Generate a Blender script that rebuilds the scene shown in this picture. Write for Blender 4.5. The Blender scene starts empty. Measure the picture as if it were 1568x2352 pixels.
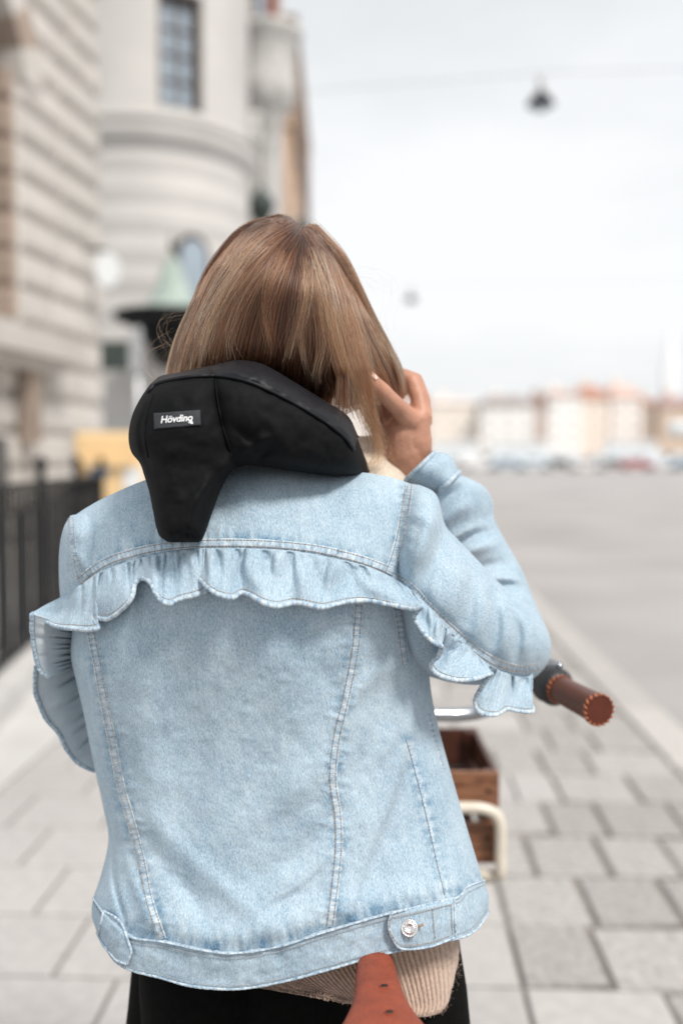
import bpy, bmesh, math, random
import numpy as np
from mathutils import Vector, Matrix
from mathutils.bvhtree import BVHTree

random.seed(7)
RNG = np.random.default_rng(7)
scene = bpy.context.scene
R = math.radians

# ------------------------------------------------------------------ camera
CAMH, LENS, PITCH = 1.38, 35.0, R(3.07)
cam_d = bpy.data.cameras.new('camera')
cam = bpy.data.objects.new('camera', cam_d)
scene.collection.objects.link(cam)
cam.location = (0, 0, CAMH)
cam.rotation_euler = (R(90) - PITCH, 0, 0)
cam_d.sensor_fit = 'HORIZONTAL'
cam_d.sensor_width = 24.0
cam_d.lens = LENS
cam_d.clip_start = 0.05
cam_d.clip_end = 3000
cam_d.dof.use_dof = True
cam_d.dof.focus_distance = 1.135
cam_d.dof.aperture_fstop = 1.7
scene.camera = cam

# ------------------------------------------------------------------ sky and sun
SUN_EL, SUN_AZ = 52, 142          # degrees; azimuth clockwise from +Y (camera looks along +Y)
w = bpy.data.worlds.new('World')
scene.world = w
w.use_nodes = True
nt = w.node_tree
nt.nodes.clear()
N = nt.nodes.new
L = nt.links.new
out = N('ShaderNodeOutputWorld')
bg = N('ShaderNodeBackground')
bg.inputs[1].default_value = 0.15
sky = N('ShaderNodeTexSky')
sky.sky_type = 'NISHITA'
sky.sun_disc = False
sky.sun_elevation = R(SUN_EL)
sky.sun_rotation = R(SUN_AZ)
sky.air_density = 1.0
sky.dust_density = 3.0
tc = N('ShaderNodeTexCoord')
mp = N('ShaderNodeMapping')
mp.inputs['Scale'].default_value = (1.0, 1.0, 3.2)
mp.inputs['Rotation'].default_value = (0, R(6), R(20))
nz = N('ShaderNodeTexNoise')
nz.inputs['Scale'].default_value = 1.7
nz.inputs['Detail'].default_value = 5
nz.inputs['Roughness'].default_value = 0.5
cr = N('ShaderNodeValToRGB')                       # thin and thick cloud of the overcast
cr.color_ramp.elements[0].position = 0.36
cr.color_ramp.elements[0].color = (4.88, 5.02, 5.10, 1)
cr.color_ramp.elements[1].position = 0.62
cr.color_ramp.elements[1].color = (6.1, 6.15, 6.18, 1)
mx = N('ShaderNodeMix')
mx.data_type = 'RGBA'
mx.inputs[0].default_value = 0.93
L(tc.outputs['Generated'], mp.inputs[0])
L(mp.outputs[0], nz.inputs['Vector'])
L(nz.outputs[0], cr.inputs[0])
L(sky.outputs[0], mx.inputs[6])
L(cr.outputs[0], mx.inputs[7])
L(mx.outputs[2], bg.inputs[0])
L(bg.outputs[0], out.inputs[0])

sun_d = bpy.data.lights.new('sun', 'SUN')
sun_d.energy = 3.1
sun_d.angle = R(13)
sun_d.color = (1.0, 0.95, 0.88)
sun = bpy.data.objects.new('sun', sun_d)
scene.collection.objects.link(sun)
sd = Vector((math.sin(R(SUN_AZ)) * math.cos(R(SUN_EL)), math.cos(R(SUN_AZ)) * math.cos(R(SUN_EL)), math.sin(R(SUN_EL))))
sun.rotation_euler = sd.to_track_quat('Z', 'Y').to_euler()

vs = scene.view_settings
vs.view_transform = 'Standard'
vs.look = 'None'
vs.exposure = 0.16
vs.gamma = 1.0
vs.use_curve_mapping = False
scene.render.engine = 'CYCLES'
scene.cycles.use_denoising = True
scene.cycles.max_bounces = 6
scene.cycles.transparent_max_bounces = 8
scene.cycles.use_adaptive_sampling = False

# ------------------------------------------------------------------ helpers
FV, CX, CY = LENS / 24.0 * 1568, 784.0, 1176.0
CP, SP = math.cos(PITCH), math.sin(PITCH)

def PA(vx, vy, Y):
    """arrays of view pixels + world depth Y -> world points (n,3)"""
    vx, vy, Y = np.broadcast_arrays(np.asarray(vx, float), np.asarray(vy, float), np.asarray(Y, float))
    a = (vx - CX) / FV
    b = (CY - vy) / FV
    dy = CP + b * SP
    dz = b * CP - SP
    k = Y / dy
    return np.stack([a * k, Y, CAMH + dz * k], axis=-1)

def P(vx, vy, Y):
    return Vector(PA(vx, vy, Y).tolist())

def ray(vx, vy):
    a = (vx - CX) / FV
    b = (CY - vy) / FV
    return Vector((a, CP + b * SP, b * CP - SP)).normalized()

def spline(pts, n, uniform=False):
    """Catmull-Rom through pts (k,d); n samples, by chord length of the first two coordinates unless uniform"""
    p = np.asarray(pts, float)
    k = len(p)
    ext = np.vstack([2 * p[0] - p[1], p, 2 * p[-1] - p[-2]])
    m = max(n * 4, k * 20)
    t = np.linspace(0, k - 1, m)
    i = np.minimum(t.astype(int), k - 2)
    f = (t - i)[:, None]
    p0, p1, p2, p3 = ext[i], ext[i + 1], ext[i + 2], ext[i + 3]
    q = 0.5 * (2 * p1 + (p2 - p0) * f + (2 * p0 - 5 * p1 + 4 * p2 - p3) * f ** 2 + (3 * p1 - p0 - 3 * p2 + p3) * f ** 3)
    if uniform:
        s = t
    else:
        s = np.concatenate([[0], np.cumsum(np.linalg.norm(np.diff(q[:, :2], axis=0), axis=1))])
    u = np.linspace(0, s[-1], n)
    return np.stack([np.interp(u, s, q[:, c]) for c in range(p.shape[1])], axis=1)

def vnoise(x, y, seed=0):
    r = np.random.default_rng(seed)
    tab = r.random((64, 64))
    x = np.asarray(x, float); y = np.asarray(y, float)
    xi = np.floor(x).astype(int); yi = np.floor(y).astype(int)
    fx = x - xi; fy = y - yi
    fx = fx * fx * (3 - 2 * fx); fy = fy * fy * (3 - 2 * fy)
    g = lambda a, b: tab[a % 64, b % 64]
    return ((g(xi, yi) * (1 - fx) + g(xi + 1, yi) * fx) * (1 - fy) + (g(xi, yi + 1) * (1 - fx) + g(xi + 1, yi + 1) * fx) * fy) * 2 - 1

def polydist(px, py, pts):
    """distance, signed side, parameter of the nearest point on a polyline, arrays"""
    p = spline(pts, max(12, len(pts) * 5)) if len(pts) > 2 else np.asarray(pts, float)
    best = np.full(px.shape, 1e9); side = np.zeros(px.shape); tt = np.zeros(px.shape)
    n = len(p) - 1
    for i in range(n):
        a, b = p[i], p[i + 1]
        d = b - a
        l2 = (d ** 2).sum() + 1e-9
        t = np.clip(((px - a[0]) * d[0] + (py - a[1]) * d[1]) / l2, 0, 1)
        dx = px - a[0] - t * d[0]; dy = py - a[1] - t * d[1]
        dist = np.hypot(dx, dy)
        m = dist < best
        best = np.where(m, dist, best)
        side = np.where(m, np.sign(d[0] * dy - d[1] * dx), side)
        tt = np.where(m, (i + t) / n, tt)
    return best, side, tt

def folds(px, py, spec):
    """height towards the camera in metres from fold strokes (pts, width px, amp m, mode)"""
    h = np.zeros(px.shape)
    for pts, wd, amp, mode in spec:
        d, s, t = polydist(px, py, pts)
        tap = np.clip(np.sin(np.pi * np.clip(t * 0.94 + 0.03, 0, 1)), 0, 1) ** 0.6
        if mode == 'r':
            h += amp * 1.35 * tap * np.exp(-(d / wd) ** 2)
        elif mode == 's':                       # a step: sharp edge, one side higher, dying away
            sd_ = d * s / wd
            h += amp * tap * np.tanh(sd_ * 3.0) * np.exp(-np.abs(sd_) * 0.7)
        elif mode == 'v':                       # sharp valley with raised lips
            h += amp * tap * (np.exp(-(d / (wd * 2)) ** 2) * 0.7 - np.exp(-(d / (wd * 0.6)) ** 2) * 1.3)
    return h

COL = scene.collection
def link(o, parent=None):
    COL.objects.link(o)
    if parent is not None:
        o.parent = parent
    return o

def tag(o, label=None, cat=None, group=None, kind=None):
    if label: o['label'] = label
    if cat: o['category'] = cat
    if group: o['group'] = group
    if kind: o['kind'] = kind
    return o

def empty(name, loc=(0, 0, 0)):
    o = bpy.data.objects.new(name, None)
    o.location = loc
    o.empty_display_size = 0.1
    COL.objects.link(o)
    return o

def mesh_obj(name, verts, faces, mat, parent=None, smooth=True, uvs=None, local=None):
    me = bpy.data.meshes.new(name)
    v = np.asarray(verts, float)
    if parent is not None and local is None:
        v = v - np.array(parent_loc(parent))
    me.from_pydata(v.tolist(), [], [tuple(int(i) for i in f) for f in faces])
    if uvs is not None:
        uvl = me.uv_layers.new(name='UVMap')
        idx = np.zeros(len(me.loops), dtype=np.int32)
        me.loops.foreach_get('vertex_index', idx)
        uvl.data.foreach_set('uv', np.asarray(uvs, float)[idx].ravel())
    if smooth:
        me.polygons.foreach_set('use_smooth', [True] * len(me.polygons))
    me.update()
    if mat is not None:
        me.materials.append(mat)
    o = bpy.data.objects.new(name, me)
    return link(o, parent)

def parent_loc(o):
    l = Vector((0, 0, 0))
    while o is not None:
        l = l + o.location
        o = o.parent
    return l

def grid_faces(nr, nc, wrap=False, flip=False, base=0):
    f = []
    for i in range(nr - 1):
        for j in range(nc if wrap else nc - 1):
            a = base + i * nc + j; b = base + i * nc + (j + 1) % nc
            c = base + (i + 1) * nc + (j + 1) % nc; d = base + (i + 1) * nc + j
            f.append((a, b, c, d) if flip else (a, d, c, b))
    return f

def grid_uv(Pg):
    """uv in metres of a (nr,nc,3) grid"""
    nr, nc, _ = Pg.shape
    du = np.linalg.norm(np.diff(Pg, axis=1), axis=2).mean(0)
    dv = np.linalg.norm(np.diff(Pg, axis=0), axis=2).mean(1)
    u = np.concatenate([[0], np.cumsum(du)]); v = np.concatenate([[0], np.cumsum(dv)])
    U, V = np.meshgrid(u, v)
    return np.stack([U, V], -1).reshape(-1, 2)

def sil_tube(sections, nlen=60, nseg=64, fold=None, flat=1.0, noise=None):
    """closed tube from silhouette pairs: ((ax,ay),(bx,by),Y,D) -> verts, faces, uvs"""
    s = np.array([[a[0], a[1], b[0], b[1], Y, D] for a, b, Y, D in sections], float)
    mid = np.concatenate([(s[:, :2] + s[:, 2:4]) / 2, s], axis=1)
    q = spline(mid, nlen)[:, 2:]
    th = np.linspace(0, 2 * np.pi, nseg, endpoint=False)
    c = np.cos(th)[None, :]; sn = np.sin(th)[None, :]
    if flat != 1.0:
        c = np.sign(c) * np.abs(c) ** flat; sn = np.sign(sn) * np.abs(sn) ** flat
    mx_ = (q[:, 0] + q[:, 2])[:, None] / 2; my_ = (q[:, 1] + q[:, 3])[:, None] / 2
    hx = (q[:, 0] - q[:, 2])[:, None] / 2; hy = (q[:, 1] - q[:, 3])[:, None] / 2
    px = mx_ + c * hx; py = my_ + c * hy
    Y = q[:, 4][:, None] - sn * np.maximum(q[:, 5], 0.001)[:, None]
    face = np.clip(sn, 0, 1) ** 0.5
    if fold is not None:
        Y = Y - folds(px, py, fold) * face
    if noise is not None:
        sc_, am = noise
        Y = Y - (vnoise(px / sc_, py / sc_, 3) + 0.5 * vnoise(px / sc_ * 2.1, py / sc_ * 2.1, 4)) * am * face
    Pg = PA(px, py, Y)
    uv = grid_uv(np.concatenate([Pg, Pg[:, :1]], axis=1)).reshape(nlen, nseg + 1, 2)[:, :nseg].reshape(-1, 2)
    V = Pg.reshape(-1, 3)
    F = grid_faces(nlen, nseg, wrap=True)
    c0 = len(V)
    V = np.vstack([V, Pg[0].mean(0)[None], Pg[-1].mean(0)[None]])
    uv = np.vstack([uv, uv[0], uv[-1]])
    for j in range(nseg):
        k = (j + 1) % nseg
        F.append((c0, j, k))
        F.append((c0 + 1, (nlen - 1) * nseg + k, (nlen - 1) * nseg + j))
    return V, F, uv

def join(parts):
    V, F, U, b = [], [], [], 0
    for v, f, u in parts:
        V.append(v); U.append(u)
        F += [tuple(i + b for i in q) for q in f]
        b += len(v)
    return np.vstack(V), F, np.vstack(U)

def box(c, s, rot=0.0):
    cx, cy, cz = c; sx, sy, sz = (s[0] / 2, s[1] / 2, s[2] / 2)
    v = np.array([[x, y, z] for z in (-sz, sz) for y in (-sy, sy) for x in (-sx, sx)])
    if rot:
        co, si = math.cos(rot), math.sin(rot)
        v = np.stack([v[:, 0] * co - v[:, 1] * si, v[:, 0] * si + v[:, 1] * co, v[:, 2]], 1)
    v = v + np.array([cx, cy, cz])
    f = [(0, 2, 3, 1), (4, 5, 7, 6), (0, 1, 5, 4), (2, 6, 7, 3), (0, 4, 6, 2), (1, 3, 7, 5)]
    return v, f, np.zeros((8, 2))

def tube(path, rad, ns=12, cap=True):
    """round tube along 3-D points; rad scalar or list"""
    p = [Vector(q) for q in path]
    n = len(p)
    rad = [rad] * n if not hasattr(rad, '__len__') else list(rad)
    V, F = [], []
    t0 = (p[1] - p[0]).normalized()
    up = Vector((0, 0, 1)) if abs(t0.z) < 0.9 else Vector((1, 0, 0))
    nrm = t0.cross(up).normalized()
    for i in range(n):
        t = (p[min(i + 1, n - 1)] - p[max(i - 1, 0)]).normalized()
        nrm = (nrm - t * nrm.dot(t)).normalized()
        b = t.cross(nrm)
        for j in range(ns):
            a = 2 * math.pi * j / ns
            V.append(list(p[i] + (nrm * math.cos(a) + b * math.sin(a)) * rad[i]))
    F = grid_faces(n, ns, wrap=True)
    if cap:
        F.append(tuple(range(ns)))
        F.append(tuple((n - 1) * ns + j for j in reversed(range(ns))))
    return np.array(V), F, np.zeros((len(V), 2))

def lathe(profile, center, ns=32):
    """(r,z) profile round a vertical axis"""
    V = []
    for r, z in profile:
        for j in range(ns):
            a = 2 * math.pi * j / ns
            V.append([center[0] + r * math.cos(a), center[1] + r * math.sin(a), center[2] + z])
    F = grid_faces(len(profile), ns, wrap=True)
    F.append(tuple(range(ns)))
    F.append(tuple((len(profile) - 1) * ns + j for j in reversed(range(ns))))
    return np.array(V), F, np.zeros((len(V), 2))

def fix_normals(o):
    bm = bmesh.new(); bm.from_mesh(o.data)
    bmesh.ops.recalc_face_normals(bm, faces=bm.faces)
    bm.to_mesh(o.data); bm.free()
    return o

def build(name, parts, mat, parent=None, smooth=True):
    V, F, U = join(parts if isinstance(parts, list) else [parts])
    return fix_normals(mesh_obj(name, V, F, mat, parent, smooth, U))

# ------------------------------------------------------------------ materials
def new_mat(name):
    m = bpy.data.materials.new(name)
    m.use_nodes = True
    return m, m.node_tree, m.node_tree.nodes['Principled BSDF']

def set_in(b, **kw):
    for k, v in kw.items():
        k = k.replace('_', ' ')
        if k in b.inputs:
            b.inputs[k].default_value = v

def plain(name, col, rough=0.6, metal=0.0, var=0.12, scale=20.0, bump=0.0, bscale=80.0, rnd=0.0, coords='Object', **kw):
    """colour with noise variation, optional bump, optional per-object variation"""
    m, t, b = new_mat(name)
    n = t.nodes.new; l = t.links.new
    tc = n('ShaderNodeTexCoord')
    nz = n('ShaderNodeTexNoise'); nz.inputs['Scale'].default_value = scale; nz.inputs['Detail'].default_value = 5
    l(tc.outputs[coords], nz.inputs['Vector'])
    mr = n('ShaderNodeMapRange'); mr.inputs[1].default_value = 0.3; mr.inputs[2].default_value = 0.7
    mr.inputs[3].default_value = 1 - var; mr.inputs[4].default_value = 1 + var
    l(nz.outputs[0], mr.inputs[0])
    val = mr.outputs[0]
    if rnd:
        oi = n('ShaderNodeObjectInfo')
        m2 = n('ShaderNodeMapRange'); m2.inputs[3].default_value = 1 - rnd; m2.inputs[4].default_value = 1 + rnd
        l(oi.outputs['Random'], m2.inputs[0])
        mu = n('ShaderNodeMath'); mu.operation = 'MULTIPLY'
        l(val, mu.inputs[0]); l(m2.outputs[0], mu.inputs[1]); val = mu.outputs[0]
    vm = n('ShaderNodeVectorMath'); vm.operation = 'SCALE'
    vm.inputs[0].default_value = col[:3]
    l(val, vm.inputs['Scale'])
    l(vm.outputs[0], b.inputs['Base Color'])
    set_in(b, Roughness=rough, Metallic=metal, **kw)
    if bump:
        n2 = n('ShaderNodeTexNoise'); n2.inputs['Scale'].default_value = bscale; n2.inputs['Detail'].default_value = 4
        l(tc.outputs[coords], n2.inputs['Vector'])
        bp = n('ShaderNodeBump'); bp.inputs['Strength'].default_value = bump; bp.inputs['Distance'].default_value = 0.003
        l(n2.outputs[0], bp.inputs['Height']); l(bp.outputs[0], b.inputs['Normal'])
    return m

def denim(name, dark, light, pucker=0.0, contrast=1.0, bias=0.0):
    m, t, b = new_mat(name)
    n = t.nodes.new; l = t.links.new
    uv = n('ShaderNodeUVMap')
    def noise(scale, rot, detail=2.0, rough=0.5):
        mp = n('ShaderNodeMapping'); mp.inputs['Scale'].default_value = (scale[0], scale[1], 1)
        mp.inputs['Rotation'].default_value = (0, 0, rot)
        l(uv.outputs[0], mp.inputs[0])
        z = n('ShaderNodeTexNoise'); z.inputs['Scale'].default_value = 1.0; z.inputs['Detail'].default_value = detail
        z.inputs['Roughness'].default_value = rough
        l(mp.outputs[0], z.inputs['Vector'])
        return z.outputs[0]
    def math_(op, a, c, clamp=False):
        q = n('ShaderNodeMath'); q.operation = op; q.use_clamp = clamp
        for i, v in enumerate((a, c)):
            if isinstance(v, (int, float)): q.inputs[i].default_value = v
            else: l(v, q.inputs[i])
        return q.outputs[0]
    twill = noise((640, 230), R(-50), 2)
    grain = noise((480, 480), 0, 3, 0.6)
    slub = noise((260, 22), R(3), 3, 0.55)
    mott = noise((70, 55), 0, 3, 0.6)
    fade = noise((11, 8), 0.5, 3)
    cen = lambda x, k: math_('MULTIPLY', math_('SUBTRACT', x, 0.5), k * contrast)
    v = math_('ADD', cen(twill, 0.85), cen(grain, 0.6))
    v = math_('ADD', v, cen(slub, 0.30))
    v = math_('ADD', v, cen(mott, 0.32))
    v = math_('ADD', v, cen(fade, 0.4))
    v = math_('ADD', v, 0.55 + bias)
    at = n('ShaderNodeAttribute'); at.attribute_name = 'wear'
    v = math_('ADD', v, at.outputs['Fac'])
    if pucker:                      # worn ridges across a seam or a rolled hem: alternating pale and blue
        pk = noise((210, 45), R(25), 2, 0.5)
        v = math_('ADD', v, math_('MULTIPLY', math_('SUBTRACT', pk, 0.5), pucker))
    rp = n('ShaderNodeValToRGB')
    rp.color_ramp.elements[0].position = 0.05; rp.color_ramp.elements[0].color = (*dark, 1)
    rp.color_ramp.elements[1].position = 0.95; rp.color_ramp.elements[1].color = (*light, 1)
    l(v, rp.inputs[0]); l(rp.outputs[0], b.inputs['Base Color'])
    set_in(b, Roughness=0.95, Sheen_Weight=0.15, Sheen_Roughness=0.6, Specular_IOR_Level=0.15)
    hb = math_('ADD', math_('MULTIPLY', twill, 0.7), math_('MULTIPLY', grain, 0.5))
    if pucker: hb = math_('ADD', hb, math_('MULTIPLY', pk, 1.5))
    bp = n('ShaderNodeBump'); bp.inputs['Strength'].default_value = 0.35; bp.inputs['Distance'].default_value = 0.0012
    l(hb, bp.inputs['Height']); l(bp.outputs[0], b.inputs['Normal'])
    return m

D_DARK, D_LIGHT = (0.09, 0.20, 0.315), (0.56, 0.66, 0.72)
M = {}
M['denim'] = denim('pale_blue_denim', D_DARK, D_LIGHT)
M['denim_seam'] = denim('felled_denim_seam', (0.10, 0.22, 0.35), (0.62, 0.70, 0.75), pucker=1.3, bias=0.03)
M['denim_hem'] = denim('rolled_denim_hem', (0.10, 0.22, 0.35), (0.62, 0.69, 0.735), pucker=1.7, bias=0.05)
M['denim_inner'] = denim('denim_reverse_side', (0.36, 0.43, 0.48), (0.60, 0.66, 0.70), contrast=0.5)
M['thread'] = plain('tan_thread', (0.30, 0.21, 0.15), 0.8, var=0.3, scale=300)
M['thread_grey'] = plain('grey_thread', (0.30, 0.31, 0.33), 0.8, var=0.3, scale=300)
M['skin'] = plain('skin', (0.44, 0.222, 0.147), 0.5, var=0.17, scale=38, bump=0.3, bscale=260, Subsurface_Weight=0.12, Subsurface_Scale=0.01)
M['black_cloth'] = plain('black_softshell', (0.0045, 0.0048, 0.0056), 0.7, var=0.25, scale=160, bump=0.15, bscale=1500, Specular_IOR_Level=0.12)
M['black_nylon'] = plain('black_nylon', (0.006, 0.007, 0.010), 0.5, var=0.2, scale=120, bump=0.1, bscale=900, Specular_IOR_Level=0.25)
M['patch'] = plain('woven_patch', (0.022, 0.025, 0.030), 0.7, var=0.2, scale=600, bump=0.2, bscale=2500)
M['white_print'] = plain('white_print', (0.80, 0.81, 0.83), 0.6, var=0.03)
M['zip'] = plain('black_zip_teeth', (0.014, 0.014, 0.016), 0.35, var=0.2, scale=300)
M['trouser'] = plain('black_trouser_cloth', (0.0035, 0.0035, 0.0035), 0.85, var=0.3, scale=90, Specular_IOR_Level=0.08)
M['shoe'] = plain('black_shoe_leather', (0.02, 0.02, 0.02), 0.4)
M['knit'] = plain('beige_wool_knit', (0.52, 0.365, 0.28), 0.95, var=0.22, scale=260, bump=0.8, bscale=700, Sheen_Weight=0.5)
M['cream'] = plain('cream_wool', (0.66, 0.57, 0.47), 0.95, var=0.12, scale=150, bump=0.6, bscale=500, Sheen_Weight=0.3)
M['leather'] = plain('red_brown_leather', (0.27, 0.058, 0.026), 0.5, var=0.16, scale=45, bump=0.7, bscale=330, Specular_IOR_Level=0.35)
M['grip'] = plain('dark_brown_grip_leather', (0.095, 0.026, 0.015), 0.42, var=0.15, scale=50, bump=0.1, bscale=300)
M['grip_cap'] = plain('dull_brown_leather', (0.10, 0.027, 0.016), 0.7, var=0.15, scale=60, bump=0.2, bscale=300, Specular_IOR_Level=0.2)
M['lace'] = plain('orange_brown_lacing', (0.36, 0.11, 0.045), 0.6)
M['rubber'] = plain('black_rubber', (0.016, 0.017, 0.020), 0.5, bump=0.2, bscale=300)
M['chrome'] = plain('polished_aluminium', (0.40, 0.42, 0.45), 0.25, metal=1.0, var=0.02)
M['steel'] = plain('button_metal', (0.72, 0.70, 0.69), 0.25, metal=1.0, var=0.1, scale=400, bump=0.2, bscale=900)
M['cream_paint'] = plain('cream_frame_paint', (0.66, 0.60, 0.51), 0.3, var=0.04, bump=0.05)
M['tyre'] = plain('tyre_rubber', (0.02, 0.02, 0.02), 0.7)
M['hole'] = plain('dark_rivet_hole', (0.02, 0.01, 0.008), 0.6)

def wood_mat():
    m, t, b = new_mat('stained_crate_wood')
    n = t.nodes.new; l = t.links.new
    tc = n('ShaderNodeTexCoord'); mp = n('ShaderNodeMapping'); mp.inputs['Scale'].default_value = (6, 30, 60)
    nz = n('ShaderNodeTexNoise'); nz.inputs['Scale'].default_value = 2.0; nz.inputs['Detail'].default_value = 6; nz.inputs['Distortion'].default_value = 1.2
    rp = n('ShaderNodeValToRGB')
    rp.color_ramp.elements[0].position = 0.3; rp.color_ramp.elements[0].color = (0.07, 0.022, 0.014, 1)
    rp.color_ramp.elements[1].position = 0.72; rp.color_ramp.elements[1].color = (0.35, 0.165, 0.085, 1)
    l(tc.outputs['Object'], mp.inputs[0]); l(mp.outputs[0], nz.inputs['Vector']); l(nz.outputs[0], rp.inputs[0]); l(rp.outputs[0], b.inputs['Base Color'])
    set_in(b, Roughness=0.35)
    return m
M['wood'] = wood_mat()
M['wood_dark'] = plain('dark_crate_wood', (0.06, 0.022, 0.014), 0.35, var=0.3, scale=30)

M['slab'] = plain('pale_concrete_slab', (0.42, 0.405, 0.395), 0.85, var=0.10, scale=7, bump=0.25, bscale=90, rnd=0.05)
M['flag'] = plain('grey_granite_flag', (0.35, 0.335, 0.322), 0.85, var=0.24, scale=9, bump=0.6, bscale=60, rnd=0.13)
M['joint'] = plain('sandy_joint', (0.20, 0.18, 0.165), 0.95, var=0.2, scale=15)
M['kerb'] = plain('granite_kerb', (0.43, 0.41, 0.395), 0.85, var=0.14, scale=10, bump=0.3, bscale=60, rnd=0.08)
M['asphalt'] = plain('pale_asphalt', (0.35, 0.335, 0.33), 0.9, var=0.16, scale=0.35, bump=0.3, bscale=30)  # asphalt base raised pale to carry the sky's glare
M['apron'] = plain('pale_stone_apron', (0.52, 0.51, 0.50), 0.85, var=0.08, scale=3)
M['stone'] = plain('warm_limestone', (0.53, 0.50, 0.47), 0.9, var=0.10, scale=1.5, bump=0.4, bscale=12, rnd=0.07)
M['stone_joint'] = plain('limestone_joint', (0.42, 0.39, 0.36), 0.95, var=0.15, scale=2)
M['stone_tower'] = plain('grey_limestone', (0.54, 0.525, 0.51), 0.9, var=0.08, scale=0.9, bump=0.3, bscale=8)
M['stone_brown'] = plain('brown_stone', (0.36, 0.285, 0.235), 0.9, var=0.16, scale=1.4, rnd=0.12)  # brown stone; on the window jamb its tone stands for shade
M['stone_carved'] = plain('weathered_carved_stone', (0.50, 0.495, 0.48), 0.9, var=0.2, scale=4)
M['brick_red'] = plain('red_brick', (0.42, 0.13, 0.07), 0.9, var=0.15, scale=3)
M['ochre'] = plain('ochre_render', (0.56, 0.40, 0.29), 0.9, var=0.08, scale=1.2)
M['eave'] = plain('dark_eave_timber', (0.22, 0.15, 0.11), 0.8)
M['frame_wood'] = plain('dark_brown_window_frame', (0.045, 0.028, 0.022), 0.5)
M['glass'] = plain('pale_window_glass', (0.30, 0.36, 0.42), 0.08, var=0.1, scale=2, Specular_IOR_Level=0.9)
M['dark_glass'] = plain('dark_window_glass', (0.07, 0.065, 0.06), 0.15)
M['copper'] = plain('green_copper', (0.33, 0.40, 0.365), 0.7, var=0.2, scale=4)
M['iron'] = plain('black_iron', (0.010, 0.0105, 0.012), 0.6, var=0.2, scale=12, Specular_IOR_Level=0.15)
M['iron_green'] = plain('dark_green_iron', (0.035, 0.05, 0.045), 0.6, var=0.2, scale=8)
M['yellow'] = plain('yellow_enamel', (0.76, 0.54, 0.29), 0.4, var=0.05, scale=3)
M['blue_print'] = plain('blue_emblem', (0.10, 0.20, 0.36), 0.5)
M['white_enamel'] = plain('white_enamel', (0.74, 0.77, 0.79), 0.35, var=0.02)
M['zinc'] = plain('zinc_post', (0.45, 0.46, 0.48), 0.4, metal=0.5)
M['wire'] = plain('steel_wire', (0.25, 0.26, 0.28), 0.5, metal=0.4)

# ------------------------------------------------------------------ ground
GA = R(2.5)
GF = np.array([math.sin(GA), math.cos(GA)]); GR = np.array([math.cos(GA), -math.sin(GA)])
def G(lat, along, z=0.0):
    q = GR * lat + GF * along
    return (float(q[0]), float(q[1]), z)

def sheet(name, lat0, lat1, a0, a1, z, mat, th=None):
    if th is None:
        V = [G(lat0, a0, z), G(lat1, a0, z), G(lat1, a1, z), G(lat0, a1, z)]
        F = [(0, 1, 2, 3)]
    else:
        V = [G(a, b, c) for c in (z - th, z) for a, b in ((lat0, a0), (lat1, a0), (lat1, a1), (lat0, a1))]
        F = [(4, 5, 6, 7), (0, 1, 5, 4), (1, 2, 6, 5), (2, 3, 7, 6), (3, 0, 4, 7)]
    o = mesh_obj(name, V, F, mat, smooth=False)
    o['kind'] = 'structure'
    return o

road = sheet('road', -400, 1500, -60, 2500, -0.125, M['asphalt'])
pavement = sheet('pavement', -1.60, 1.30, -20, 140, -0.014, M['joint'], 0.105)
apron = sheet('apron', -9.0, -1.615, -20, 80, -0.008, M['apron'], 0.11)
far_quay = sheet('far_pavement', -30, 300, 118, 135, 0.02, M['kerb'], 0.14)

def slab_mesh(name, bev, rough, seed):
    r = random.Random(seed)
    j = lambda a: r.uniform(-a, a)
    V = []
    for z, ins in ((-0.035, 0.0), (-bev, 0.0), (0.0, bev)):
        for x, y in ((-0.5, -0.5), (0.5, -0.5), (0.5, 0.5), (-0.5, 0.5)):
            V.append((x - math.copysign(ins * 2.6, x) + j(rough), y - math.copysign(ins * 2.6, y) + j(rough), z))
    V.append((j(0.05), j(0.05), 0.0))
    F = [(8, 9, 12), (9, 10, 12), (10, 11, 12), (11, 8, 12)]
    for k in (0, 4):
        for i in range(4):
            F.append((k + i, k + (i + 1) % 4, k + 4 + (i + 1) % 4, k + 4 + i))
    me = bpy.data.meshes.new(name)
    me.from_pydata(V, [], F); me.update()
    return me

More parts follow.
